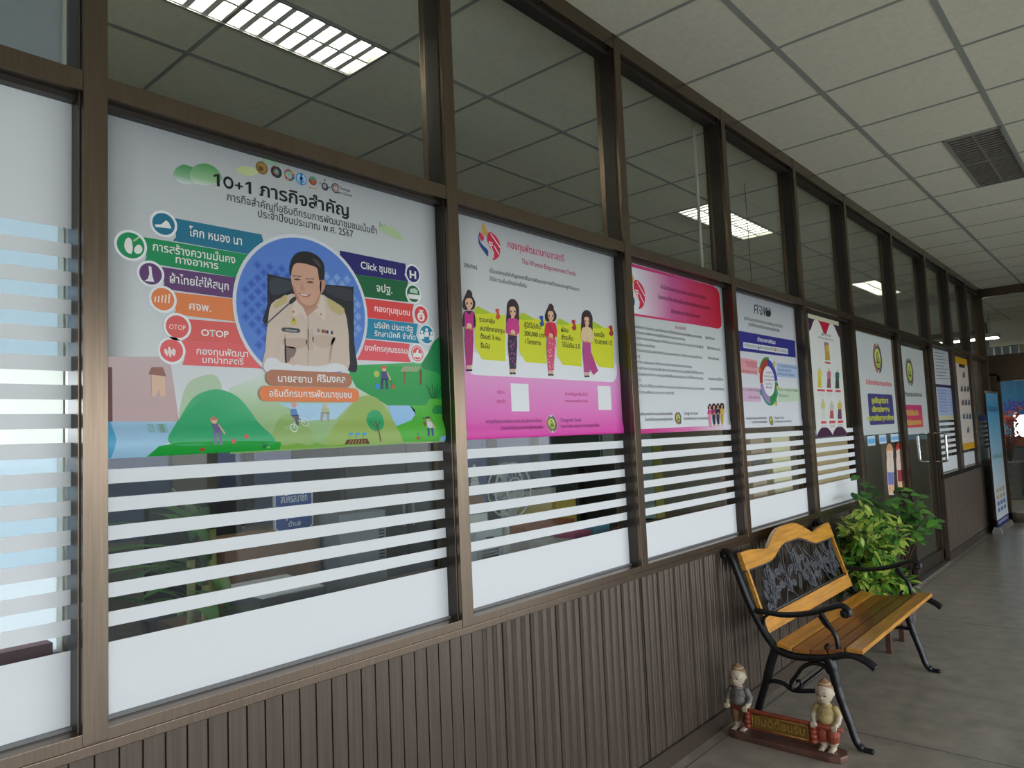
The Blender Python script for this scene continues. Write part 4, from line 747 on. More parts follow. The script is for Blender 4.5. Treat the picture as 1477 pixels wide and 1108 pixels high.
# ---------------- the garden bench ----------------
IRON = mat('black_iron', (.012, .012, .014), .35, .3, .5, noise=.2, nscale=60, bump=.1, bscale=150)
CAST = mat('grey_cast_iron', (.085, .088, .098), .5, .4, .5, noise=.15, nscale=50)
def wood(name, c): return mat(name, c, .35, 0, .5, noise=.28, nscale=7, stretch=(9, .7, 9), coat=.4)
WD, WD2, WD3, WDB = wood('golden_wood', (.62, .27, .035)), wood('brown_wood', (.40, .14, .025)), wood('dark_wood', (.27, .09, .02)), wood('amber_wood', (.62, .28, .03))
YA, YB = 3.225, 4.445
bench = thing('garden_bench', 'wooden slatted garden bench with black scrolled iron ends and a rose-pattern back panel', 'bench', (.33, (YA + YB) / 2, 0))
def side(y):
    f = lambda pts: [(x, y, z) for x, z in pts]
    def sp(pts, n=6):
        out = []; P = [Vector(q) for q in pts]; P = [P[0] * 2 - P[1]] + P + [P[-1] * 2 - P[-2]]
        for i in range(1, len(P) - 2):
            a, b, c, d = P[i - 1:i + 3]
            for k in range(n):
                u = k / n; out.append(tuple(.5 * ((2 * b) + (c - a) * u + (2 * a - 5 * b + 4 * c - d) * u * u + (3 * b - a - 3 * c + d) * u ** 3)))
        return out + [tuple(P[-2])]
    fr = MB()
    fr.tube(f(sp([(.008, .745), (.004, .765), (.022, .772), (.044, .74), (.072, .66), (.112, .55), (.158, .455), (.20, .39), (.245, .352), (.32, .342), (.43, .356), (.505, .380), (.555, .384), (.605, .366), (.632, .345)])), .0165, IRON, 8, flat=1.25)
    s_ = fr.build('side_frame', bench)
    a = MB(); a.tube(f(sp([(.125, .515), (.175, .517), (.275, .515), (.388, .538), (.47, .570), (.515, .584), (.542, .568), (.545, .545)])), [.012] * 7 + [.013] * 36, IRON, 8, flat=1.4) if False else a.tube(f(sp([(.125, .515), (.175, .517), (.275, .515), (.388, .538), (.47, .570), (.515, .584), (.542, .568), (.545, .545)])), .0125, IRON, 8, flat=1.4)
    a.ell((.528, y, .552), (.020, .019, .020), IRON, 14, 8)
    a.tube(f(sp([(.425, .548), (.455, .50), (.483, .455), (.490, .405), (.485, .375)])), .0105, IRON, 7); a.tube(f(sp([(.485, .39), (.455, .385), (.438, .402), (.452, .416)])), .007, IRON, 6)
    a.tube(f(sp([(.47, .475), (.44, .50), (.42, .53)])), .007, IRON, 6); a.tube(f(sp([(.205, .512), (.178, .49), (.172, .455)])), .007, IRON, 6)
    a.build('armrest', bench)
    l = MB(); l.tube(f(sp([(.445, .36), (.462, .31), (.472, .25), (.490, .18), (.515, .10), (.535, .035), (.56, .012), (.60, .008)])), [.024] * 6 + [.021] * 6 + [.019] * 6 + [.017] * 6 + [.016] * 6 + [.016] * 6 + [.011] * 7, IRON, 8)
    l.build('leg', bench)
    l = MB(); l.tube(f(sp([(.225, .37), (.20, .31), (.17, .22), (.135, .12), (.105, .04), (.075, .010)])), [.02] * 12 + [.017] * 13 + [.011] * 6, IRON, 8)
    l.build('leg', bench)
    b = MB(); b.tube(f(sp([(.168, .205), (.20, .218), (.245, .215), (.275, .198), (.31, .196), (.40, .212), (.478, .214)])), .010, IRON, 7)
    b.tube(f(sp([(.285, .198), (.280, .225), (.305, .26), (.335, .30), (.38, .325), (.425, .322), (.447, .295)])), .009, IRON, 7); b.tube(f(sp([(.30, .20), (.322, .222), (.318, .24), (.303, .235)])), .006, IRON, 6)
    b.build('brace', bench)
side(YA); side(YB)
# seat slats on the curved rails
for k, (x, z, ang, m) in enumerate(((.262, .378, 10, WD), (.338, .370, -3, WD2), (.410, .377, -9, WD3), (.482, .392, -12, WD3), (.557, .405, -2, WD))):
    s_ = MB(); s_.box(x - .0335, x + .0335, YA - .01, YB + .01, z - .009, z + .010, m, Matrix.Rotation(math.radians(ang), 3, 'Y')); s_.build('seat_slat', bench, bevel=.003)
# back: plane leaning from (x .060, z .74) to (.150, .44)
BX = lambda z: .066 + (.74 - z) * .31
def bk(a, b, t): return (BX(b) + .017 + t, a, b + t * .31)
yc = (YA + YB) / 2; hw = (YB - YA) / 2 - .005
def hump(w, h, n=24):
    return [(yc + hw * (-1 + 2 * k / n), h(abs(-1 + 2 * k / n))) for k in range(n + 1)]
ss = lambda t: t * t * (3 - 2 * t)
top_ = lambda u: .764 + .062 * (1 - ss(min(1, max(0, (u - .12) / .48)))) - .018 * math.exp(-((u - .52) / .12) ** 2) + (.006 if u > .8 else 0)
bot_ = lambda u: .690 + .056 * (1 - ss(min(1, max(0, (u - .14) / .42))))
r_ = MB(); r_.prism(hump(hw, top_) + hump(hw, bot_)[::-1], bk, -.011, .011, WDB); r_.build('top_rail', bench, bevel=.003)
r_ = MB(); r_.prism([(YA + .012, .418), (YB - .012, .418), (YB - .012, .484), (YA + .012, .484)], bk, -.010, .010, WD); r_.build('back_rail', bench, bevel=.003)
for yy in (YA + .022, YB - .022):
    r_ = MB(); r_.prism([(yy - .008, .480), (yy + .008, .480), (yy + .008, .70), (yy - .008, .70)], bk, -.008, .010, WDB); r_.build('back_stile', bench, bevel=.002)
c = MB(); R2 = random.Random(5)
def leafp(y, z, a, L, wd):
    pts = []
    for k in range(9):
        u = k / 8; pts.append((u * L, wd * math.sin(math.pi * u) ** .8))
    pts += [(x, -w) for x, w in pts[1:-1][::-1]]
    ca, sa = math.cos(a), math.sin(a); t0 = R2.uniform(-.002, .002)
    c.prism([(y + x * ca - w * sa, z + x * sa + w * ca) for x, w in pts], bk, t0 - .003, t0 + .004, CAST)
    c.tube([bk(y + x * L * ca, z + x * L * sa, t0 + .005) for x in (.05, .5, .95)], .0016, CAST, 5)
def rose(y, z, R):
    for j, (rr, t) in enumerate(((R, 0), (R * .74, .005), (R * .46, .009))):
        n = 5
        pts = [(y + rr * (1 + .14 * math.cos(n * a + j)) * math.cos(a), z + rr * (1 + .14 * math.cos(n * a + j)) * math.sin(a)) for a in [2 * math.pi * k / 30 for k in range(30)]]
        c.prism(pts, bk, t - .003, t + .003, CAST)
inside = lambda y, z: YA + .05 < y < YB - .05 and .492 < z < bot_(abs(y - yc) / hw) - .005
for y, z, R in ((yc - .38, .628, .050), (yc - .02, .650, .056), (yc + .28, .615, .050), (yc - .20, .565, .038), (yc + .46, .600, .036), (yc - .44, .525, .03), (yc + .10, .545, .042)):
    rose(y, z, R)
    for k in range(6):
        a = 2 * math.pi * k / 6 + R2.uniform(-.3, .3); yy, zz = y + R * 1.0 * math.cos(a), z + R * 1.0 * math.sin(a); ey, ez = yy + .07 * math.cos(a), zz + .07 * math.sin(a)
        if inside(ey, ez): leafp(yy, zz, a, R2.uniform(.055, .085), .017)
for k in range(26):
    y, z, a = R2.uniform(YA + .07, YB - .07), R2.uniform(.50, .68), R2.uniform(0, 6.28)
    if inside(y, z) and inside(y + .08 * math.cos(a), z + .08 * math.sin(a)): leafp(y, z, a, R2.uniform(.06, .085), .016)
for p0, p1 in (((yc - .5, .49), (yc - .28, .68)), ((yc - .3, .49), (yc - .12, .73)), ((yc + .05, .49), (yc - .08, .74)), ((yc + .18, .49), (yc + .08, .73)), ((yc + .34, .49), (yc + .12, .70)), ((yc + .5, .50), (yc + .36, .68)), ((yc - .15, .49), (yc - .38, .67))):
    c.tube([bk(p0[0] + (p1[0] - p0[0]) * u + .02 * math.sin(u * 5), p0[1] + (p1[1] - p0[1]) * u, .002) for u in (0, .25, .5, .75, 1)], .0045, CAST, 6)
for z in (.490, ):
    c.tube([bk(YA + .03, z, 0), bk(YB - .03, z, 0)], .005, CAST, 6)
c.tube([bk(y, h - .003, 0) for y, h in hump(hw - .03, bot_)], .005, CAST, 6)
c.build('cast_panel', bench)
r_ = MB(); r_.tube([(.31, YA, .205), (.31, YB, .205)], .008, IRON, 8); r_.build('stretcher', bench)
r_ = MB(); r_.tube([(.20, YA, .335), (.20, YB, .335)], .008, IRON, 8); r_.build('stretcher', bench)

# ---------------- the little welcome figures ----------------
def remesh(parts, vox, smooth, name, regions, parent, default):
    """union of ellipsoids and capsules as ONE closed skin; colour chosen per face by region"""
    b = MB(); dm = default
    for q in parts:
        if q[0] == 'e': b.ell(q[1], q[2], dm, 20, 14, q[3] if len(q) > 3 else None)
        else: b.tube(q[1], q[2], dm, 12); [b.ell(p_, (r0,) * 3, dm, 14, 8) for p_, r0 in ((q[1][0], q[2][0]), (q[1][-1], q[2][-1]))]
    o = b.build('tmp'); m = o.modifiers.new('r', 'REMESH'); m.mode = 'VOXEL'; m.voxel_size = vox
    s_ = o.modifiers.new('s', 'SMOOTH'); s_.iterations = smooth; s_.factor = .5
    me = bpy.data.meshes.new_from_object(o.evaluated_get(bpy.context.evaluated_depsgraph_get())); bpy.data.objects.remove(o)
    bm = bmesh.new(); bm.from_mesh(me); bpy.data.meshes.remove(me)
    out = MB(); out.bm.free(); out.bm = bm
    for f_ in bm.faces: f_.material_index = out.mi(regions(f_.calc_center_median())); f_.smooth = True
    return out.build(name, parent, world=False, fixn=False)
st = thing('welcome_figurine', 'painted figurine of two smiling children holding a red and gold carved welcome board', 'figurine', (.285, 3.105, 0))
BASE = mat('base_wood', (.115, .05, .035), .45, 0, .5, noise=.3, nscale=12)
REDW = mat('red_lacquer', (.28, .05, .022), .45, noise=.25, nscale=40); GOLD = mat('old_gold', (.42, .26, .05), .45, .3, noise=.25, nscale=60); DGOLD = mat('dark_gold', (.20, .10, .018), .55, .2)
b = MB(); o_ = [(-.235, -.045), (-.245, -.01), (-.238, .035), (-.20, .052), (.20, .052), (.242, .035), (.255, -.01), (.24, -.048), (.20, -.062), (-.19, -.060)]
b.prism(o_, lambda x, y, t: (x, y, t), 0, .026, BASE); b.build('base', st, world=False, bevel=.006)
bd = MB()
bx = [(-.150, .046), (.125, .046), (.125, .118), (-.150, .118)]
bd.prism(bx, lambda x, z, t: (x, -.012 + t, z), -.010, .014, REDW)
bd.prism([(-.128, .056), (.105, .056), (.105, .109), (-.128, .109)], lambda x, z, t: (x, -.012 + t, z), -.0125, -.009, DGOLD)
for a in (('x', .0545), ('x', .1105)): bd.tube([(-.13, -.0235, a[1]), (.107, -.0235, a[1])], .0022, GOLD, 6)
for x in (-.13, .107): bd.tube([(x, -.0235, .0545), (x, -.0235, .1105)], .0022, GOLD, 6)
for x in (-.152, .128):
    for z in (.055, .075, .095, .112): bd.ell((x, -.018, z), (.016, .018, .013), REDW, 12, 8)
sb = bd.build('sign_board', st, world=False)
tb = MB(); text_into(tb, 'ยินดีต้อนรับ', (-.118, .070), (.096, .070), .026, GOLD, lambda u, v: (u, -.0260, v), .02, 4)
tb.build('lettering', sb, world=False, fixn=False)
r_ = MB(); r_.tube([(-.235, -.030, .128), (-.15, -.030, .126), (.13, -.030, .126), (.25, -.034, .128)], .0085, REDW, 10); r_.build('rail', st, world=False)
SKIN = mat('painted_skin', (.52, .43, .31), .5, noise=.12, nscale=60); HAIR = mat('painted_hair', (.30, .17, .085), .55, noise=.25, nscale=120)
GREYC = mat('grey_tunic', (.17, .155, .14), .6, noise=.35, nscale=90); YELC = mat('ochre_tunic', (.42, .30, .12), .6, noise=.25, nscale=90); BRNC = mat('brown_trousers', (.22, .11, .055), .6, noise=.3, nscale=90); REDC = mat('red_trousers', (.27, .05, .022), .6, noise=.3, nscale=90)
DKP = mat('eye_paint', (.03, .02, .02), .4); LIP = mat('lip_paint', (.42, .14, .10), .4)
def child(cx, top, trousers, baggy, sleeves):
    root = Vector((cx, .0, 0)); P = []
    v = lambda x, y, z: (cx + x, y, z)
    P += [('e', v(0, -.004, .252), (.034, .035, .040)), ('e', v(-.003, -.012, .238), (.028, .028, .026)), ('e', v(0, .010, .262), (.033, .032, .032))]
    P += [('t', [v(0, .0, .222), v(0, .002, .20)], [.016, .018])]
    P += [('e', v(0, .004, .178), (.036, .028, .034)), ('e', v(0, -.002, .15), (.034, .030, .032)), ('e', v(0, .006, .125), (.034, .03, .026))]
    for s_ in (-1, 1):
        P += [('e', v(s_ * .033, .004, .252), (.006, .009, .011))]                               # ears
        P += [('t', [v(s_ * .036, .004, .192), v(s_ * .050, .002, .165), v(s_ * .048, -.014, .145)], [.015, .0135, .0115]), ('t', [v(s_ * .048, -.014, .146), v(s_ * .043, -.026, .137)], [.0105, .0085])]
        P += [('e', v(s_ * .042, -.034, .134), (.011, .010, .008))]                              # palm over the rail
        for q in range(4): P += [('t', [v(s_ * .042 + (q - 1.5) * .0052, -.040, .136), v(s_ * .042 + (q - 1.5) * .0054, -.0435, .127 - .001 * (q % 2)), v(s_ * .042 + (q - 1.5) * .0054, -.041, .117 + .001 * q)], [.0031, .0029, .0025])]
        P += [('t', [v(s_ * .042 - s_ * .012, -.034, .135), v(s_ * .042 - s_ * .015, -.041, .126)], [.0034, .0028])]
        w = .027 if baggy else .021
        P += [('t', [v(s_ * .019, .006, .118), v(s_ * .021, .002, .085), v(s_ * .020, .004, .062)], [.026, w, w * .8]), ('t', [v(s_ * .019, .004, .07), v(s_ * .0185, .006, .036)], [.0165, .0135])]
        P += [('e', v(s_ * .019, -.010, .033), (.013, .022, .0085))]
        for q in range(5): P += [('e', v(s_ * .019 + (q - 2) * .0048, -.030, .030), (.0027, .006, .0036))]
    def reg(c):
        x, y, z = c.x - cx, c.y, c.z
        if z > .222:
            ang = (z - .252) + .55 * (y + .004)
            return HAIR if (ang > .021 or (y > .008 and z > .234)) and not (abs(x) > .0335 and z < .262) else SKIN
        if z > .205 and abs(x) < .024: return SKIN if z > .207 else top
        if abs(x) > .033 or (y < -.031 and z < .146 and abs(x) > .02):
            if z > (.150 if sleeves == 'long' else .172) and z > .12: return top
            return SKIN if z > .11 or z < .06 else trousers
        if z > .118: return top
        return trousers if z > .056 else SKIN
    body = remesh(P, .0021, 6, 'child', reg, st, SKIN)
    k = MB()
    for s_ in (-1, 1):
        k.ell(v(s_ * .0135, -.0385, .2515), (.0062, .0024, .0022), DKP, 12, 6); k.tube([v(s_ * .007, -.0385, .260), v(s_ * .014, -.0385, .2625), v(s_ * .021, -.035, .260)], .0010, HAIR, 5)
    k.build('eyes', body, world=False)
    MB().ell(v(0, -.0418, .2425), (.0042, .0045, .0055), SKIN, 10, 8).build('nose', body, world=False)
    MB().ell(v(0, -.0405, .2305), (.0062, .0028, .0022), LIP, 10, 6).build('mouth', body, world=False)
    t = MB(); t.lathe([(.024, .0), (.0245, .004), (.021, .008), (.018, .010), (.013, .013), (.008, .019), (.003, .021)], v(0, .004, .288), HAIR, 18); t.lathe([(.0245, 0), (.027, .003), (.0245, .006)], v(0, .004, .287), mat('hair_band', (.48, .34, .2), .5), 18)
    t.build('topknot', body, world=False)
    t = MB()
    t.tube([v(.0205 * math.cos(a), .0 + .0225 * math.sin(a), .2055) for a in [2 * math.pi * q / 18 for q in range(18)]], .0042, top, 6, closed=True)
    for q in range(4): t.ell(v(0, -.027 - .0035 * math.sin(q * .9 + .5), .188 - q * .013), (.0026, .0022, .0026), SKIN if top is YELC else GREYC, 8, 6)
    t.build('collar', body, world=False)
child(-.195, GREYC, BRNC, False, 'long'); child(.178, YELC, REDC, True, 'short')

# ---------------- potted plants ----------------
def leaf_quad(mb, p, d, n, L, w, m, cup=.15):
    """folded leaf with a midrib: p base, d direction, n up"""
    d = d.normalized(); sd = d.cross(n).normalized(); up = sd.cross(d)
    prof = ((0, .02), (.25, .8), (.5, 1), (.78, .62), (1, 0)); mid = []; lf = []; rt = []
    for u, q in prof:
        c0 = p + d * (L * u) - up * (L * .28 * u * u); mid.append(mb.bm.verts.new(c0))
        lf.append(mb.bm.verts.new(c0 + sd * (w * q) + up * (w * q * cup))); rt.append(mb.bm.verts.new(c0 - sd * (w * q) + up * (w * q * cup)))
    i = mb.mi(m)
    for k in range(4):
        for A, B in ((mid, lf), (rt, mid)):
            f_ = mb.bm.faces.new((A[k], A[k + 1], B[k + 1], B[k])); f_.material_index = i; f_.smooth = True
def leafmat(name, c1, c2, edge=None):
    m = mat(name, c1, .38, 0, .5, noise=.35, nscale=14); nt = m.node_tree; b = nt.nodes['Principled BSDF']
    b.inputs['Subsurface Weight'].default_value = 0
    tl = nt.nodes.new('ShaderNodeBsdfTranslucent'); tl.inputs[0].default_value = tuple(c2) + (1,); mx = nt.nodes.new('ShaderNodeMixShader'); mx.inputs[0].default_value = .3
    nt.links.new(b.outputs[0], mx.inputs[1]); nt.links.new(tl.outputs[0], mx.inputs[2]); nt.links.new(mx.outputs[0], nt.nodes['Material Output'].inputs[0]); return m
LG1, LG2, LG3, LG4 = leafmat('leaf_mid', (.13, .34, .045), (.22, .50, .06)), leafmat('leaf_yellow', (.52, .64, .12), (.55, .70, .12)), leafmat('leaf_dark', (.035, .09, .025), (.06, .16, .03)), leafmat('leaf_broad', (.09, .24, .06), (.16, .40, .08))
STEM = mat('twig', (.10, .07, .045), .7); SOIL = mat('soil', (.06, .045, .03), .9, noise=.4, nscale=40)
def pot(root, x, y, r, h, c, z=0):
    m = mat('pot_' + root.name, c, .6, noise=.15, nscale=20); k = MB(); k.lathe([(r * .7, 0), (r * .74, .01), (r, h - .03), (r * 1.07, h - .03), (r * 1.07, h), (r * .93, h), (r * .9, h - .02)], (x, y, z), m, 28); o = k.build('pot', root); MB().lathe([(r * .9, 0), (r * .9, .01)], (x, y, z + h - .03), SOIL, 24).build('soil', root)
RP = random.Random(11)
bush = thing('potted_shrub', 'bushy pot plant with small yellow-edged green leaves beyond the bench end', 'plant', (.17, 4.82, .135))
pot(bush, .17, 4.82, .11, .20, (.10, .09, .085), .135)
sm, lm = MB(), MB()
def crown_pt():
    while True:
        a = Vector((RP.uniform(-1, 1), RP.uniform(-1, 1), RP.uniform(-1, 1)))
        if .25 < a.length < 1: return a
cen = Vector((.195, 4.79, .56)); ext = Vector((.22, .355, .33))
for k in range(76):
    e_ = cen + Vector([a * b for a, b in zip(crown_pt(), ext)]); e_.x = max(e_.x, .02); e_.y = max(e_.y, 4.52); b0 = Vector((.17 + RP.uniform(-.05, .05), 4.82 + RP.uniform(-.05, .05), .31)); mid_ = (b0 + e_) / 2 + Vector((0, 0, .06))
    sm.tube([b0, mid_, e_], [.004, .003, .0018], STEM, 5)
    for q in range(27):
        u = RP.uniform(.35, 1); p_ = b0.lerp(mid_, min(1, 2 * u)) if u < .5 else mid_.lerp(e_, 2 * u - 1)
        d = Vector((RP.gauss(.25, 1), RP.gauss(-.35, 1), RP.gauss(-.1, .7))); p_ = p_ + d.normalized() * RP.uniform(.0, .06)
        if min(p_.y, p_.y + d.normalized().y * .085) < 4.495 or p_.x < .015 or p_.x + d.normalized().x * .06 < .01: continue
        leaf_quad(lm, p_, d, Vector((.3 + RP.uniform(-.3, .3), RP.uniform(-.5, .2), 1)), RP.uniform(.05, .085), RP.uniform(.011, .017), RP.choice((LG1, LG1, LG2, LG2, LG2, LG3)))
sm.build('stems', bush); lm.build('foliage', bush, fixn=False)
fic = thing('potted_plant', 'taller pot plant with broad glossy leaves behind the bushy one', 'plant', (.17, 5.42, 0))
pot(fic, .17, 5.42, .13, .26, (.13, .10, .085))
sm, lm = MB(), MB()
for tip in ((.08, 5.10, 1.00), (.13, 5.18, .88), (.06, 5.0, .90), (.22, 5.30, .84), (.38, 5.32, .86), (.44, 5.28, .76), (.34, 5.36, .80), (.16, 5.4, .80), (.50, 5.18, .72), (.26, 5.42, .90)):
    b0 = Vector((.17, 5.42, .22)); e_ = Vector(tip); mid_ = b0.lerp(e_, .55) + Vector((0, 0, .10)); sm.tube([b0, mid_, e_], [.006, .0045, .0025], STEM, 6)
    for q in range(13):
        u = .45 + .55 * q / 12; p_ = b0.lerp(mid_, min(1, 2 * u)) if u < .5 else mid_.lerp(e_, 2 * u - 1); a = q * 2.4
        d = Vector((math.cos(a) + .35, math.sin(a) - .3, RP.uniform(-.5, .35)))
        if p_.x + d.normalized().x * .09 < .02: d.x = abs(d.x)
        leaf_quad(lm, p_, d, Vector((.4, -.3, 1)), RP.uniform(.065, .095), RP.uniform(.021, .03), RP.choice((LG4, LG4, LG1, LG3)), .1)
sm.build('stems', fic); lm.build('foliage', fic, fixn=False)
k = MB()
for q in range(9):
    x, y = RP.uniform(.03, .12), 4.66 + RP.uniform(-.06, .16); h = RP.uniform(.66, .80)
    k.tube([(.17 + RP.uniform(-.03, .03), 4.82 + RP.uniform(-.03, .03), .28), ((x + .15) / 2, (y + 4.82) / 2 + .01, h * .7), (x, y, h)], [.004, .003, .002], STEM, 5)
    if q % 2: k.tube([((x + .15) / 2, (y + 4.82) / 2 + .01, h * .7), (x + .02, y + .05, h * .9), (x + .02, y + .09, h * .92)], .002, STEM, 5)
k.build('bare_twigs', bush)
sd = thing('plant_stool', 'low dark brown wooden stool under the bushy pot plant', 'stool', (.17, 4.82, 0))
DW = mat('stool_wood', (.10, .045, .025), .5, noise=.25, nscale=20)
sd.location = (.17, 4.82, 0)
MB().box(.03, .31, 4.66, 4.98, .115, .135, DW).build('top', sd, bevel=.003)
for x in (.045, .295):
    for y in (4.675, 4.965): MB().box(x - .015, x + .015, y - .015, y + .015, 0, .115, DW).build('leg', sd, bevel=.003)

# ---------------- roll-up banner at the corridor's end ----------------
rb = thing('rollup_banner', 'tall pale blue roll-up banner with a navy foot near the end door', 'banner', (.12, 10.4, 0))
AL = mat('silver_cassette', (.42, .41, .40), .35, .8)
cs = MB(); cs.prism([(-.05, 0), (.05, 0), (.055, .03), (.03, .085), (-.03, .085), (-.055, .03)], lambda x, z, t: (.105 + x, t, z), 9.98, 10.84, AL); cs.build('cassette', rb, bevel=.004)
bp = gradmat('print_banner', 2, [(.085, '20307c'), (.16, '20307c'), (.162, 'e4e8ec'), (.62, 'd4e4ee'), (1.15, '86c6e4'), (1.5, '5aaedc'), (1.64, '7cc0e2')])
bp.node_tree.nodes['Color Ramp'].color_ramp.interpolation = 'LINEAR'
MB().box(.109, .111, 9.99, 10.83, .085, 1.64, bp).build('banner_sheet', rb)
MB().box(.100, .120, 9.985, 10.835, 1.635, 1.66, AL).build('top_bar', rb); MB().tube([(.09, 10.41, .05), (.09, 10.41, 1.65)], .009, AL, 10).build('pole', rb)
F3 = lambda u, v: (.1116, u, v)
for z, h_, c_, tx in ((.11, .03, 'e8eaf2', 'กรมการพัฒนาชุมชน'), (.86, .035, '1f8c50', 'ยินดีต้อนรับ'), (1.42, .05, '1c4a8c', 'พัฒนาชุมชน')):
    pr_ = MB(); text_into(pr_, tx, (10.06, z), (10.76, z), h_, ink(c_), F3, .01, 2); pr_.build('lettering', rb, fixn=False)
pr_ = MB()
for r0 in range(4):
    for c0 in range(3): pr_.face([(.1114, 10.1 + c0 * .22, .24 + r0 * .075), (.1114, 10.26 + c0 * .22, .24 + r0 * .075), (.1114, 10.26 + c0 * .22, .285 + r0 * .075), (.1114, 10.1 + c0 * .22, .285 + r0 * .075)], ink('6f86b8' if r0 < 2 else 'c8b484'))
pr_.build('picture_grid', rb, fixn=False)
# ---------------- things in the office, seen between the film stripes ----------------
def W(px, py, x): p = at_x(px, py, x); return p.y, p.z
def plain(name, c, **k): return mat(name, c, k.pop('rough', .55), **k)
def boxthing(name, label, cat, x0, x1, y0, y1, z0, z1, m, parts=(), group=None, bevel=.004, rot=None):
    t = thing(name, label, cat, ((x0 + x1) / 2, (y0 + y1) / 2, z0), group)
    MB().box(x0, x1, y0, y1, z0, z1, m, rot).build('body', t, bevel=bevel)
    for pn, a, pm in parts: MB().box(*a, pm).build(pn, t, bevel=.001)
    return t
OAK = mat('desk_wood', (.17, .09, .05), .45, noise=.25, nscale=6, stretch=(8, 1, 8)); DKW = mat('dark_cabinet', (.035, .028, .03), .4, noise=.2, nscale=5); STEEL = mat('grey_steel', (.22, .24, .27), .45, .2)
def desk(label, y0, y1, x0=-1.05, x1=-.14):
    t = thing('office_desk', label, 'desk', ((x0 + x1) / 2, (y0 + y1) / 2, 0), 'office desks along the window')
    MB().box(x0, x1, y0, y1, .72, .75, OAK).build('top', t, bevel=.003); MB().box(x0 + .05, x0 + .07, y0 + .04, y1 - .04, .25, .72, OAK).build('modesty_panel', t)
    for x in (x0 + .03, x1 - .08):
        for y in (y0 + .03, y1 - .08): MB().box(x, x + .05, y, y + .05, 0, .72, STEEL).build('leg', t)
desk('brown office desk behind the green mission poster', 1.12, 1.92, -1.15); desk('brown office desk behind the pink fund poster', 1.96, 3.3); desk('brown office desk behind the last two striped panes before the door', 3.78, 5.44, x1=-.108)
# first bay of the office
cp = thing('corn_plant', 'long-leaved pot plant showing through the stripes under the green mission poster', 'plant', (-.42, .97, 0)); pot(cp, -.42, .97, .10, .30, (.2, .17, .14))
k, lm = MB(), MB(); RQ = random.Random(3); LC, LD = leafmat('leaf_corn', (.10, .24, .07), (.2, .42, .1)), leafmat('leaf_corn_dark', (.05, .12, .05), (.1, .2, .07))
for cx, cy, hh in ((-.40, .94, .98), (-.48, 1.00, 1.12), (-.36, .99, .88), (-.42, .91, 1.05)):
    k.tube([(-.42, .97, .26), (cx, cy, hh * .6), (cx, cy, hh)], [.016, .014, .011], mat('cane', (.24, .23, .08), .6), 8)
    for q in range(9):
        a = q * 2.3 + cx * 9; d = Vector((math.cos(a) * .8, math.sin(a) * .8, RQ.uniform(.1, .7))); p_ = Vector((cx, cy, hh - .02 * q + .05))
        if p_.x + d.x * .34 > -.12 and p_.y + d.y * .34 < 2: d.x = -abs(d.x)
        if p_.x + d.x * .34 < -.74: d.x *= .4
        if p_.y + d.y * .34 > 1.14: d.y = -abs(d.y)
        leaf_quad(lm, p_, d, Vector((0, 0, 1)), RQ.uniform(.24, .34), RQ.uniform(.02, .028), RQ.choice((LC, LC, LD)), .2)
k.build('stems', cp); lm.build('foliage', cp, fixn=False)
boxthing('wardrobe', 'tall dark brown wooden cabinet behind the first office desk', 'cabinet', -1.95, -1.5, 2.16, 2.98, 0, 1.9, DKW, (('door', (-1.5, -1.485, 2.18, 2.56, .06, 1.86), DKW), ('door', (-1.5, -1.485, 2.58, 2.96, .06, 1.86), DKW), ('handle', (-1.485, -1.47, 2.53, 2.545, .9, 1.05), STEEL), ('handle', (-1.485, -1.47, 2.595, 2.61, .9, 1.05), STEEL)))
boxthing('wooden_box', 'open-fronted brown wooden box holding up the blue sign', 'box', -.98, -.80, 1.20, 1.57, .75, 1.03, mat('box_wood', (.22, .13, .085), .6, noise=.2, nscale=9), (('lid', (-.985, -.795, 1.195, 1.575, 1.03, 1.04), mat('box_lid', (.28, .18, .12), .6)),))
sg = thing('desk_sign', 'small blue rounded sign with white lettering standing on the brown box', 'sign', (-.82, 1.475, 1.04))
k = MB(); k.prism([(1.395, 1.055), (1.41, 1.04), (1.54, 1.04), (1.555, 1.055), (1.555, 1.185), (1.54, 1.2), (1.41, 1.2), (1.395, 1.185)], lambda y, z, t: (t, y, z), -.83, -.82, plain('sign_white', (.62, .65, .72))); k.prism([(1.402, 1.058), (1.414, 1.046), (1.536, 1.046), (1.548, 1.058), (1.548, 1.182), (1.536, 1.194), (1.414, 1.194), (1.402, 1.182)], lambda y, z, t: (t, y, z), -.82, -.8185, plain('sign_blue', (.02, .07, .30))); k.build('plate', sg)
for tx, a, b, h in (('สมัครสมาชิก', (1.42, 1.145), (1.53, 1.145), .022), ('กลุ่มอาชีพ', (1.412, 1.09), (1.538, 1.09), .022), ('ตำบล', (1.45, 1.058), (1.50, 1.058), .014)):
    k = MB(); text_into(k, tx, a, b, h, plain('sign_letter', (.7, .75, .85)), lambda u, v: (-.8178, u, v), .01, 2); k.build('lettering', sg, fixn=False)
tw = boxthing('computer_tower', 'grey computer case with a vented side on the first desk', 'computer', -.90, -.70, 1.585, 1.80, .75, 1.09, STEEL)
for z0 in (.86, .96):
    k = MB(); [k.box(-.70, -.698, 1.765, 1.79, z0 + q * .012, z0 + .006 + q * .012, plain('vent_black', (.01, .01, .012))) for q in range(7)]; k.build('vent', tw)
pt = thing('paper_stack', 'stack of white paper sloping on the first desk in front of the brown box', 'paper', (-.66, 1.30, .75)); MB().box(-.78, -.54, 1.18, 1.42, .75, .88, plain('tray_dark', (.05, .05, .06))).build('tray', pt, bevel=.003)
MB().box(-.775, -.545, 1.19, 1.41, .88, .90, plain('paper_white', (.7, .72, .76)), Matrix.Rotation(math.radians(4), 3, 'Y'), (-.775, 1.2, .88)).build('sheets', pt)
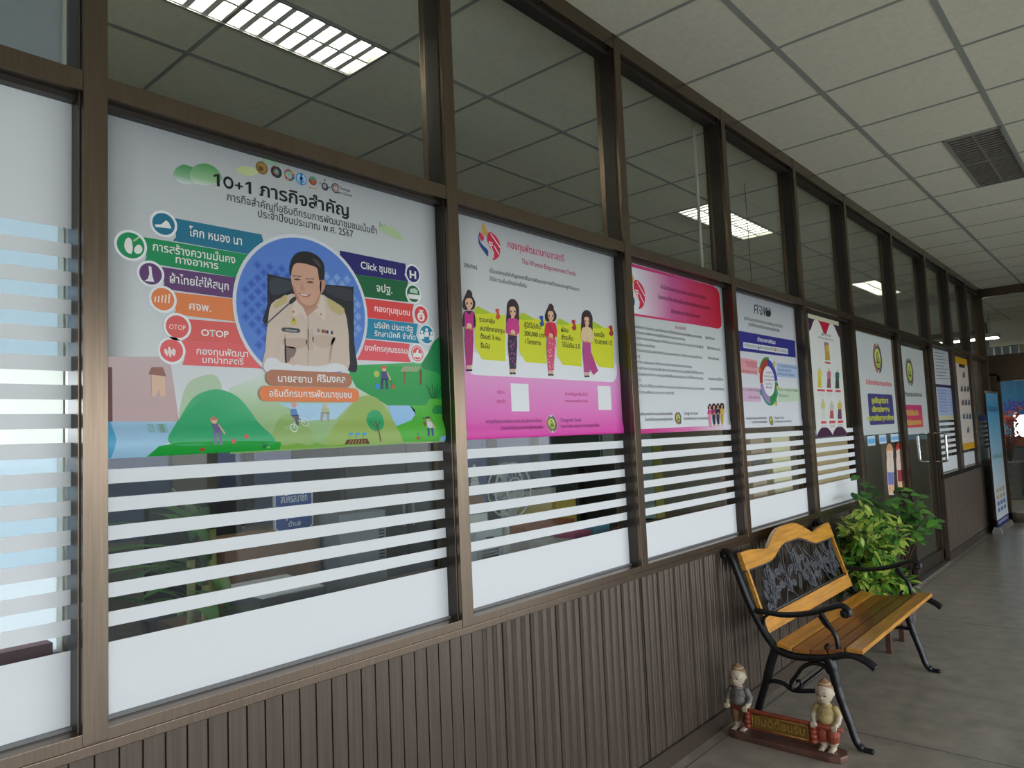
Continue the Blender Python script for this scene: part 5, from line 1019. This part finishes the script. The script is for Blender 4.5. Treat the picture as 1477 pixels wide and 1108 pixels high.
def chair(x, y, rz, label):
    t = thing('office_chair', label, 'chair', (x, y, 0), 'black office chairs'); t.rotation_euler.z = rz; BK = plain('chair_black', (.018, .018, .022), rough=.5)
    MB().box(-.23, .23, -.23, .23, .43, .50, BK).build('seat', t, world=False, bevel=.02); MB().box(-.22, .22, -.26, -.19, .56, 1.16, BK).build('backrest', t, world=False, bevel=.03)
    MB().tube([(0, -.22, .60), (0, -.20, .47)], .02, BK, 8).build('back_post', t, world=False); MB().tube([(0, 0, .08), (0, 0, .43)], .025, STEEL, 10).build('gas_lift', t, world=False)
    k = MB()
    for q in range(5): a = q * 2 * math.pi / 5; k.tube([(0, 0, .085), (.26 * math.cos(a), .26 * math.sin(a), .06)], .018, BK, 6); k.ell((.26 * math.cos(a), .26 * math.sin(a), .028), (.026, .026, .028), BK, 10, 6)
    k.build('base', t, world=False)
    for s_ in (-1, 1): MB().tube([(s_ * .23, -.12, .47), (s_ * .27, -.12, .66), (s_ * .27, .14, .67), (s_ * .23, .12, .47)], .014, BK, 6).build('armrest', t, world=False)
chair(-1.55, 1.55, -P2, 'black office chair at the brown desk with the blue sign'); chair(-1.5, 3.4, -P2, 'black office chair at the desk with the coloured folders'); chair(-1.5, 4.7, -P2, 'black office chair at the desk with the cartons')
# second bay
sp_ = boxthing('desk_speaker', 'pale grey desk speaker with a dotted front behind the pink poster stripes', 'speaker', -.58, -.40, 1.99, 2.14, .75, 1.01, plain('speaker_grey', (.42, .46, .47)))
k = MB(); gm_ = plain('grille_dark', (.05, .055, .06))
for a in range(11):
    for b_ in range(14):
        y, z = 2.065 + (a - 5) * .009, .885 + (b_ - 6.5) * .012
        if ((a - 5) / 5.5) ** 2 + ((b_ - 6.5) / 7.2) ** 2 < 1: k.box(-.40, -.3985, y - .003, y + .003, z - .004, z + .004, gm_)
k.build('grille', sp_)
cl = thing('calendar', 'upright picture calendar with a pale tower on blue, standing on the grey speaker', 'calendar', (-.5, 2.06, 1.01)); k = MB(); k.prism([(2.0, 1.012), (2.135, 1.012), (2.135, 1.29), (2.0, 1.29)], lambda y, z, t: (t, y, z), -.475, -.470, plain('cal_blue', (.06, .09, .22)))
k.prism([(2.005, 1.015), (2.13, 1.015), (2.13, 1.05), (2.005, 1.05)], lambda y, z, t: (t, y, z), -.470, -.4695, plain('cal_white', (.6, .6, .56))); k.prism([(2.02, 1.06), (2.12, 1.06), (2.11, 1.12), (2.03, 1.13)], lambda y, z, t: (t, y, z), -.470, -.4692, plain('cal_red', (.25, .10, .06)))
for q in range(6): w_ = .03 - q * .0045; k.prism([(2.065 - w_, 1.15 + q * .016), (2.065 + w_, 1.15 + q * .016), (2.065 + w_ * .8, 1.165 + q * .016), (2.065 - w_ * .8, 1.165 + q * .016)], lambda y, z, t: (t, y, z), -.470, -.4690, plain('cal_white', (.6, .6, .56)))
k.build('picture', cl); MB().prism([(2.0, 1.011), (2.135, 1.011), (2.135, 1.02), (2.0, 1.02)], lambda y, z, t: (t, y, z), -.55, -.475, plain('cal_white', (.6, .6, .56))).build('stand', cl)
fn = thing('desk_fan', 'small white desk fan behind the pink poster stripes', 'fan', (-.5, 2.27, .75)); wf = plain('fan_white', (.55, .57, .55)); cf = Vector((-.48, 2.26, 1.13))
MB().lathe([(.075, 0), (.075, .015), (.02, .03), (.014, .25), (.02, .29)], (-.5, 2.27, .75), wf, 18).build('stand', fn); MB().ell(cf + Vector((-.03, 0, 0)), (.05, .035, .035), wf).build('motor', fn)
k = MB(); ring = lambda R, x: [(x, cf.y + R * math.cos(a), cf.z + R * math.sin(a)) for a in [2 * math.pi * q / 24 for q in range(24)]]
for R, x in ((.11, cf.x), (.11, cf.x + .04), (.05, cf.x + .05)): k.tube(ring(R, x), .004, wf, 6, closed=True)
for q in range(18): a = q * 2 * math.pi / 18; k.tube([(cf.x + .055, cf.y, cf.z), (cf.x + .045, cf.y + .08 * math.cos(a), cf.z + .08 * math.sin(a)), (cf.x, cf.y + .11 * math.cos(a), cf.z + .11 * math.sin(a))], .0016, wf, 4)
k.build('cage', fn)
k = MB()
for q in range(3):
    a = q * 2.094; k.prism([(cf.y + .015 * math.cos(a), cf.z + .015 * math.sin(a)), (cf.y + .09 * math.cos(a - .4), cf.z + .09 * math.sin(a - .4)), (cf.y + .095 * math.cos(a + .2), cf.z + .095 * math.sin(a + .2)), (cf.y + .03 * math.cos(a + .5), cf.z + .03 * math.sin(a + .5))], lambda y, z, t: (cf.x + t, y, z), .015, .018, plain('blade', (.4, .46, .48)))
k.build('blade', fn)
for nm, lb, cat, bx_, c_ in (('folder', 'orange-brown folder, topmost of the pile on the desk behind the pink poster', 'folder', (-.85, -.52, 2.42, 2.78, .925, .955), (.35, .11, .04)), ('folder', 'blue folder, lowest of the pile behind the pink poster', 'folder', (-.86, -.50, 2.40, 2.80, .75, .84), (.08, .13, .36)), ('folder', 'thick tan folder in the middle of the pile behind the pink poster', 'folder', (-.85, -.51, 2.41, 2.79, .84, .925), (.42, .38, .30)),
                         ('document_box', 'yellow document box beside the pile of folders', 'box', (-.92, -.66, 2.82, 2.98, .75, 1.03), (.55, .42, .06)), ('tissue_box', 'pink tissue box on the desk behind the pink poster', 'box', (-.46, -.34, 2.53, 2.66, .75, .925), (.55, .10, .24)), ('tissue_box', 'sky blue box next to the pink tissue box', 'box', (-.48, -.34, 2.675, 2.80, .75, .945), (.10, .38, .55)),
                         ('paper_pile', 'thick pile of white paper beside the tissue boxes', 'paper', (-.46, -.20, 2.36, 2.51, .75, .905), (.55, .56, .50))):
    boxthing(nm, lb, cat, *bx_, plain('stuff_%02d%02d%02d' % tuple(int(v * 99) for v in c_), c_), bevel=.003)
# third to fifth bays
boxthing('filing_cabinet', 'grey-green steel filing cabinet far behind the header-list poster', 'cabinet', -2.5, -2.0, 5.15, 6.0, 0, 1.36, mat('file_green', (.26, .33, .31), .5), [('drawer', (-2.0, -1.985, 5.17, 5.98, .04 + .33 * q, .35 + .33 * q), mat('file_green2', (.28, .35, .33), .5)) for q in range(4)])
boxthing('document_box', 'olive yellow box on the floor stack beside the grey-green cabinet', 'box', -2.4, -2.0, 6.02, 6.18, 0, 1.28, plain('olive', (.30, .28, .06)))
cy = W(1041, 670, -1.95)[0]; cs_ = thing('coat_stand', 'thin cream pole stand behind the header-list poster', 'stand', (-1.95, cy, 0)); MB().tube([(-1.95, cy, 0.02), (-1.95, cy, 1.9)], .03, CREAM, 10).build('pole', cs_); MB().lathe([(.14, 0), (.14, .015), (.04, .03)], (-1.95, cy, 0), CREAM, 18).build('base', cs_)
boxthing('carton', 'cream carton standing on end close behind the ring diagram pane', 'box', -.30, -.115, 4.17, 4.45, .751, 1.31, plain('carton_cream', (.85, .80, .52)), (('tape', (-.1155, -.114, 4.17, 4.45, .95, .98), plain('tape_', (.5, .46, .3))),))
boxthing('carton', 'brown carton close behind the ring diagram pane, beside the cream one', 'box', -.30, -.115, 3.88, 4.07, .751, 1.30, plain('carton_brown', (.5, .38, .28)), (('tape', (-.1155, -.114, 3.88, 4.07, 1.08, 1.20), plain('tape2', (.10, .11, .12))),))
db = thing('display_board', 'tan cardboard board standing upright just behind the pane below the banner of dress photos', 'board', (-.083, 5.1, ZR1)); CB = plain('cardboard', (.62, .46, .25))
MB().box(-.086, -.080, 4.70, 5.435, ZR1 + .001, 1.232, CB).build('panel', db); MB().box(-.0805, -.079, 4.70, 5.435, 1.215, 1.235, plain('cardboard_edge', (.5, .36, .18))).build('edge_tape', db)
wr = MB(); wr.tube([(-.4, 4.72, HC), (-.4, 4.725, 2.7), (-.4, 4.73, 2.3)], .0028, plain('wire_grey', (.10, .11, .10)), 5); wr.ell((-.4, 4.73, 2.29), (.012, .012, .03), plain('wire_grey', (.10, .11, .10)), 8, 6); rebase(tag(wr.build('pull_cord'), 'thin grey cord hanging from the office ceiling in front of the middle lamp', 'cord'), (-.4, 4.72, HC))
pp = MB(); pp.tube([(-.12, 3.44, 2.12), (-.12, 3.44, HC)], .009, plain('thin_strip_cream', (.55, .53, .42)), 8); struct(pp.build('trim_19'))  # thin cream upright behind the upper pane
# room beyond the end doors
rp_ = thing('red_leaf_plant', 'red-leaved plant in a tall pot seen through the end door', 'plant', (-.27, 14.4, 0)); pot(rp_, -.27, 14.4, .16, .62, (.25, .24, .22))
k, lm = MB(), MB(); RL = leafmat('leaf_red', (.42, .07, .03), (.6, .12, .05))
for q in range(14):
    e_ = Vector((-.27 + RQ.uniform(-.16, .16), 14.4 + RQ.uniform(-.15, .15), RQ.uniform(.85, 1.42))); k.tube([(-.27, 14.4, .58), (( -.27 + e_.x) / 2, (14.4 + e_.y) / 2, e_.z * .75), e_], .005, STEM, 5)
    for j_ in range(12): d = Vector((RQ.gauss(0, 1), RQ.gauss(-.2, 1), RQ.gauss(0, .8))); leaf_quad(lm, e_ + d.normalized() * RQ.uniform(0, .05), d, Vector((.3, -.5, 1)), .085, .024, RL)
k.build('stems', rp_); lm.build('foliage', rp_, fixn=False)
bb = thing('wall_signboard', 'blue signboard with purple lettering on the wall beyond the end door', 'sign', (.4, 14.99, 1.37)); gb = gradmat('print_bluesign', 2, [(0, '4f6fb8'), (.3, '3c7ca8'), (.75, '2c5470')]); MB().box(-.5, 1.5, 14.97, 14.995, 1.38, 2.12, gb).build('panel', bb)
k = MB(); text_into(k, 'ประชาสัมพันธ์', (-.36, 1.46), (.62, 1.46), .14, ink('5a48b0'), lambda u, v: (u, 14.968, v), .03, 3); k.build('lettering', bb, fixn=False)
ga = thing('bunting', 'faded blue and yellow paper bunting seen through the pane over the end door', 'bunting', (1, 12.5, 2.36)); k = MB(); k.tube([(-2, 12.5, 2.36), (3, 12.5, 2.36)], .004, STEM, 5); k.build('string', ga); k = MB()
for q in range(40): x = -.9 + q * .1; k.prism([(x, 2.355), (x + .085, 2.355), (x + .085, 2.25), (x + .042, 2.22), (x, 2.25)], lambda a, b, t: (a, 12.5 + t, b), -.0006, .0006, plain('flag_blue', (.36, .42, .5)) if q < 11 else plain('flag_yellow', (.55, .5, .32)))
k.build('flag', ga)
# outside the porch window
y_, z_ = W(13, 610, -45); po = thing('utility_pole', 'far concrete power pole seen through the clear slot of the first window', 'pole', (-45, y_, -.32)); MB().tube([(-45, y_, -.32), (-45, y_, 4.2)], .11, CONC, 8).build('shaft', po); MB().box(-45.06, -44.94, y_ - .6, y_ + .6, 3.6, 3.72, CONC).build('crossarm', po)
for a, b, lb in ((59, 64, 'narrow pale far-off building on the skyline of the first window'), (69, 80, 'grey far-off block on the skyline of the first window')):
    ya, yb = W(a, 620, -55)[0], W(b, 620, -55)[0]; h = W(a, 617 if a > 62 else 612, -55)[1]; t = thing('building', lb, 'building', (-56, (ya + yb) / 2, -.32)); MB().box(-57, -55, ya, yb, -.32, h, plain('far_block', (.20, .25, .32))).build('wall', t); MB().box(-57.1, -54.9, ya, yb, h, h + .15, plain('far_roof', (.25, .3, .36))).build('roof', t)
pl = thing('pendant_light', 'lit long light fitting hanging in the room beyond the end door', 'ceiling light', (-.82, 14.0, 2.62)); MB().box(-1.42, -.22, 13.86, 14.14, 2.64, 2.70, mat('lamp_white', (.8, .8, .76))).build('housing', pl, bevel=.005); MB().box(-1.40, -.24, 13.88, 14.12, 2.628, 2.641, mat('tube_lit_far', (1, .97, .86), .3, emit=22)).build('diffuser', pl)
for x in (-1.3, -.34): MB().tube([(x, 14.0, 2.70), (x, 14.0, HC)], .006, STEEL, 6).build('rod', pl)
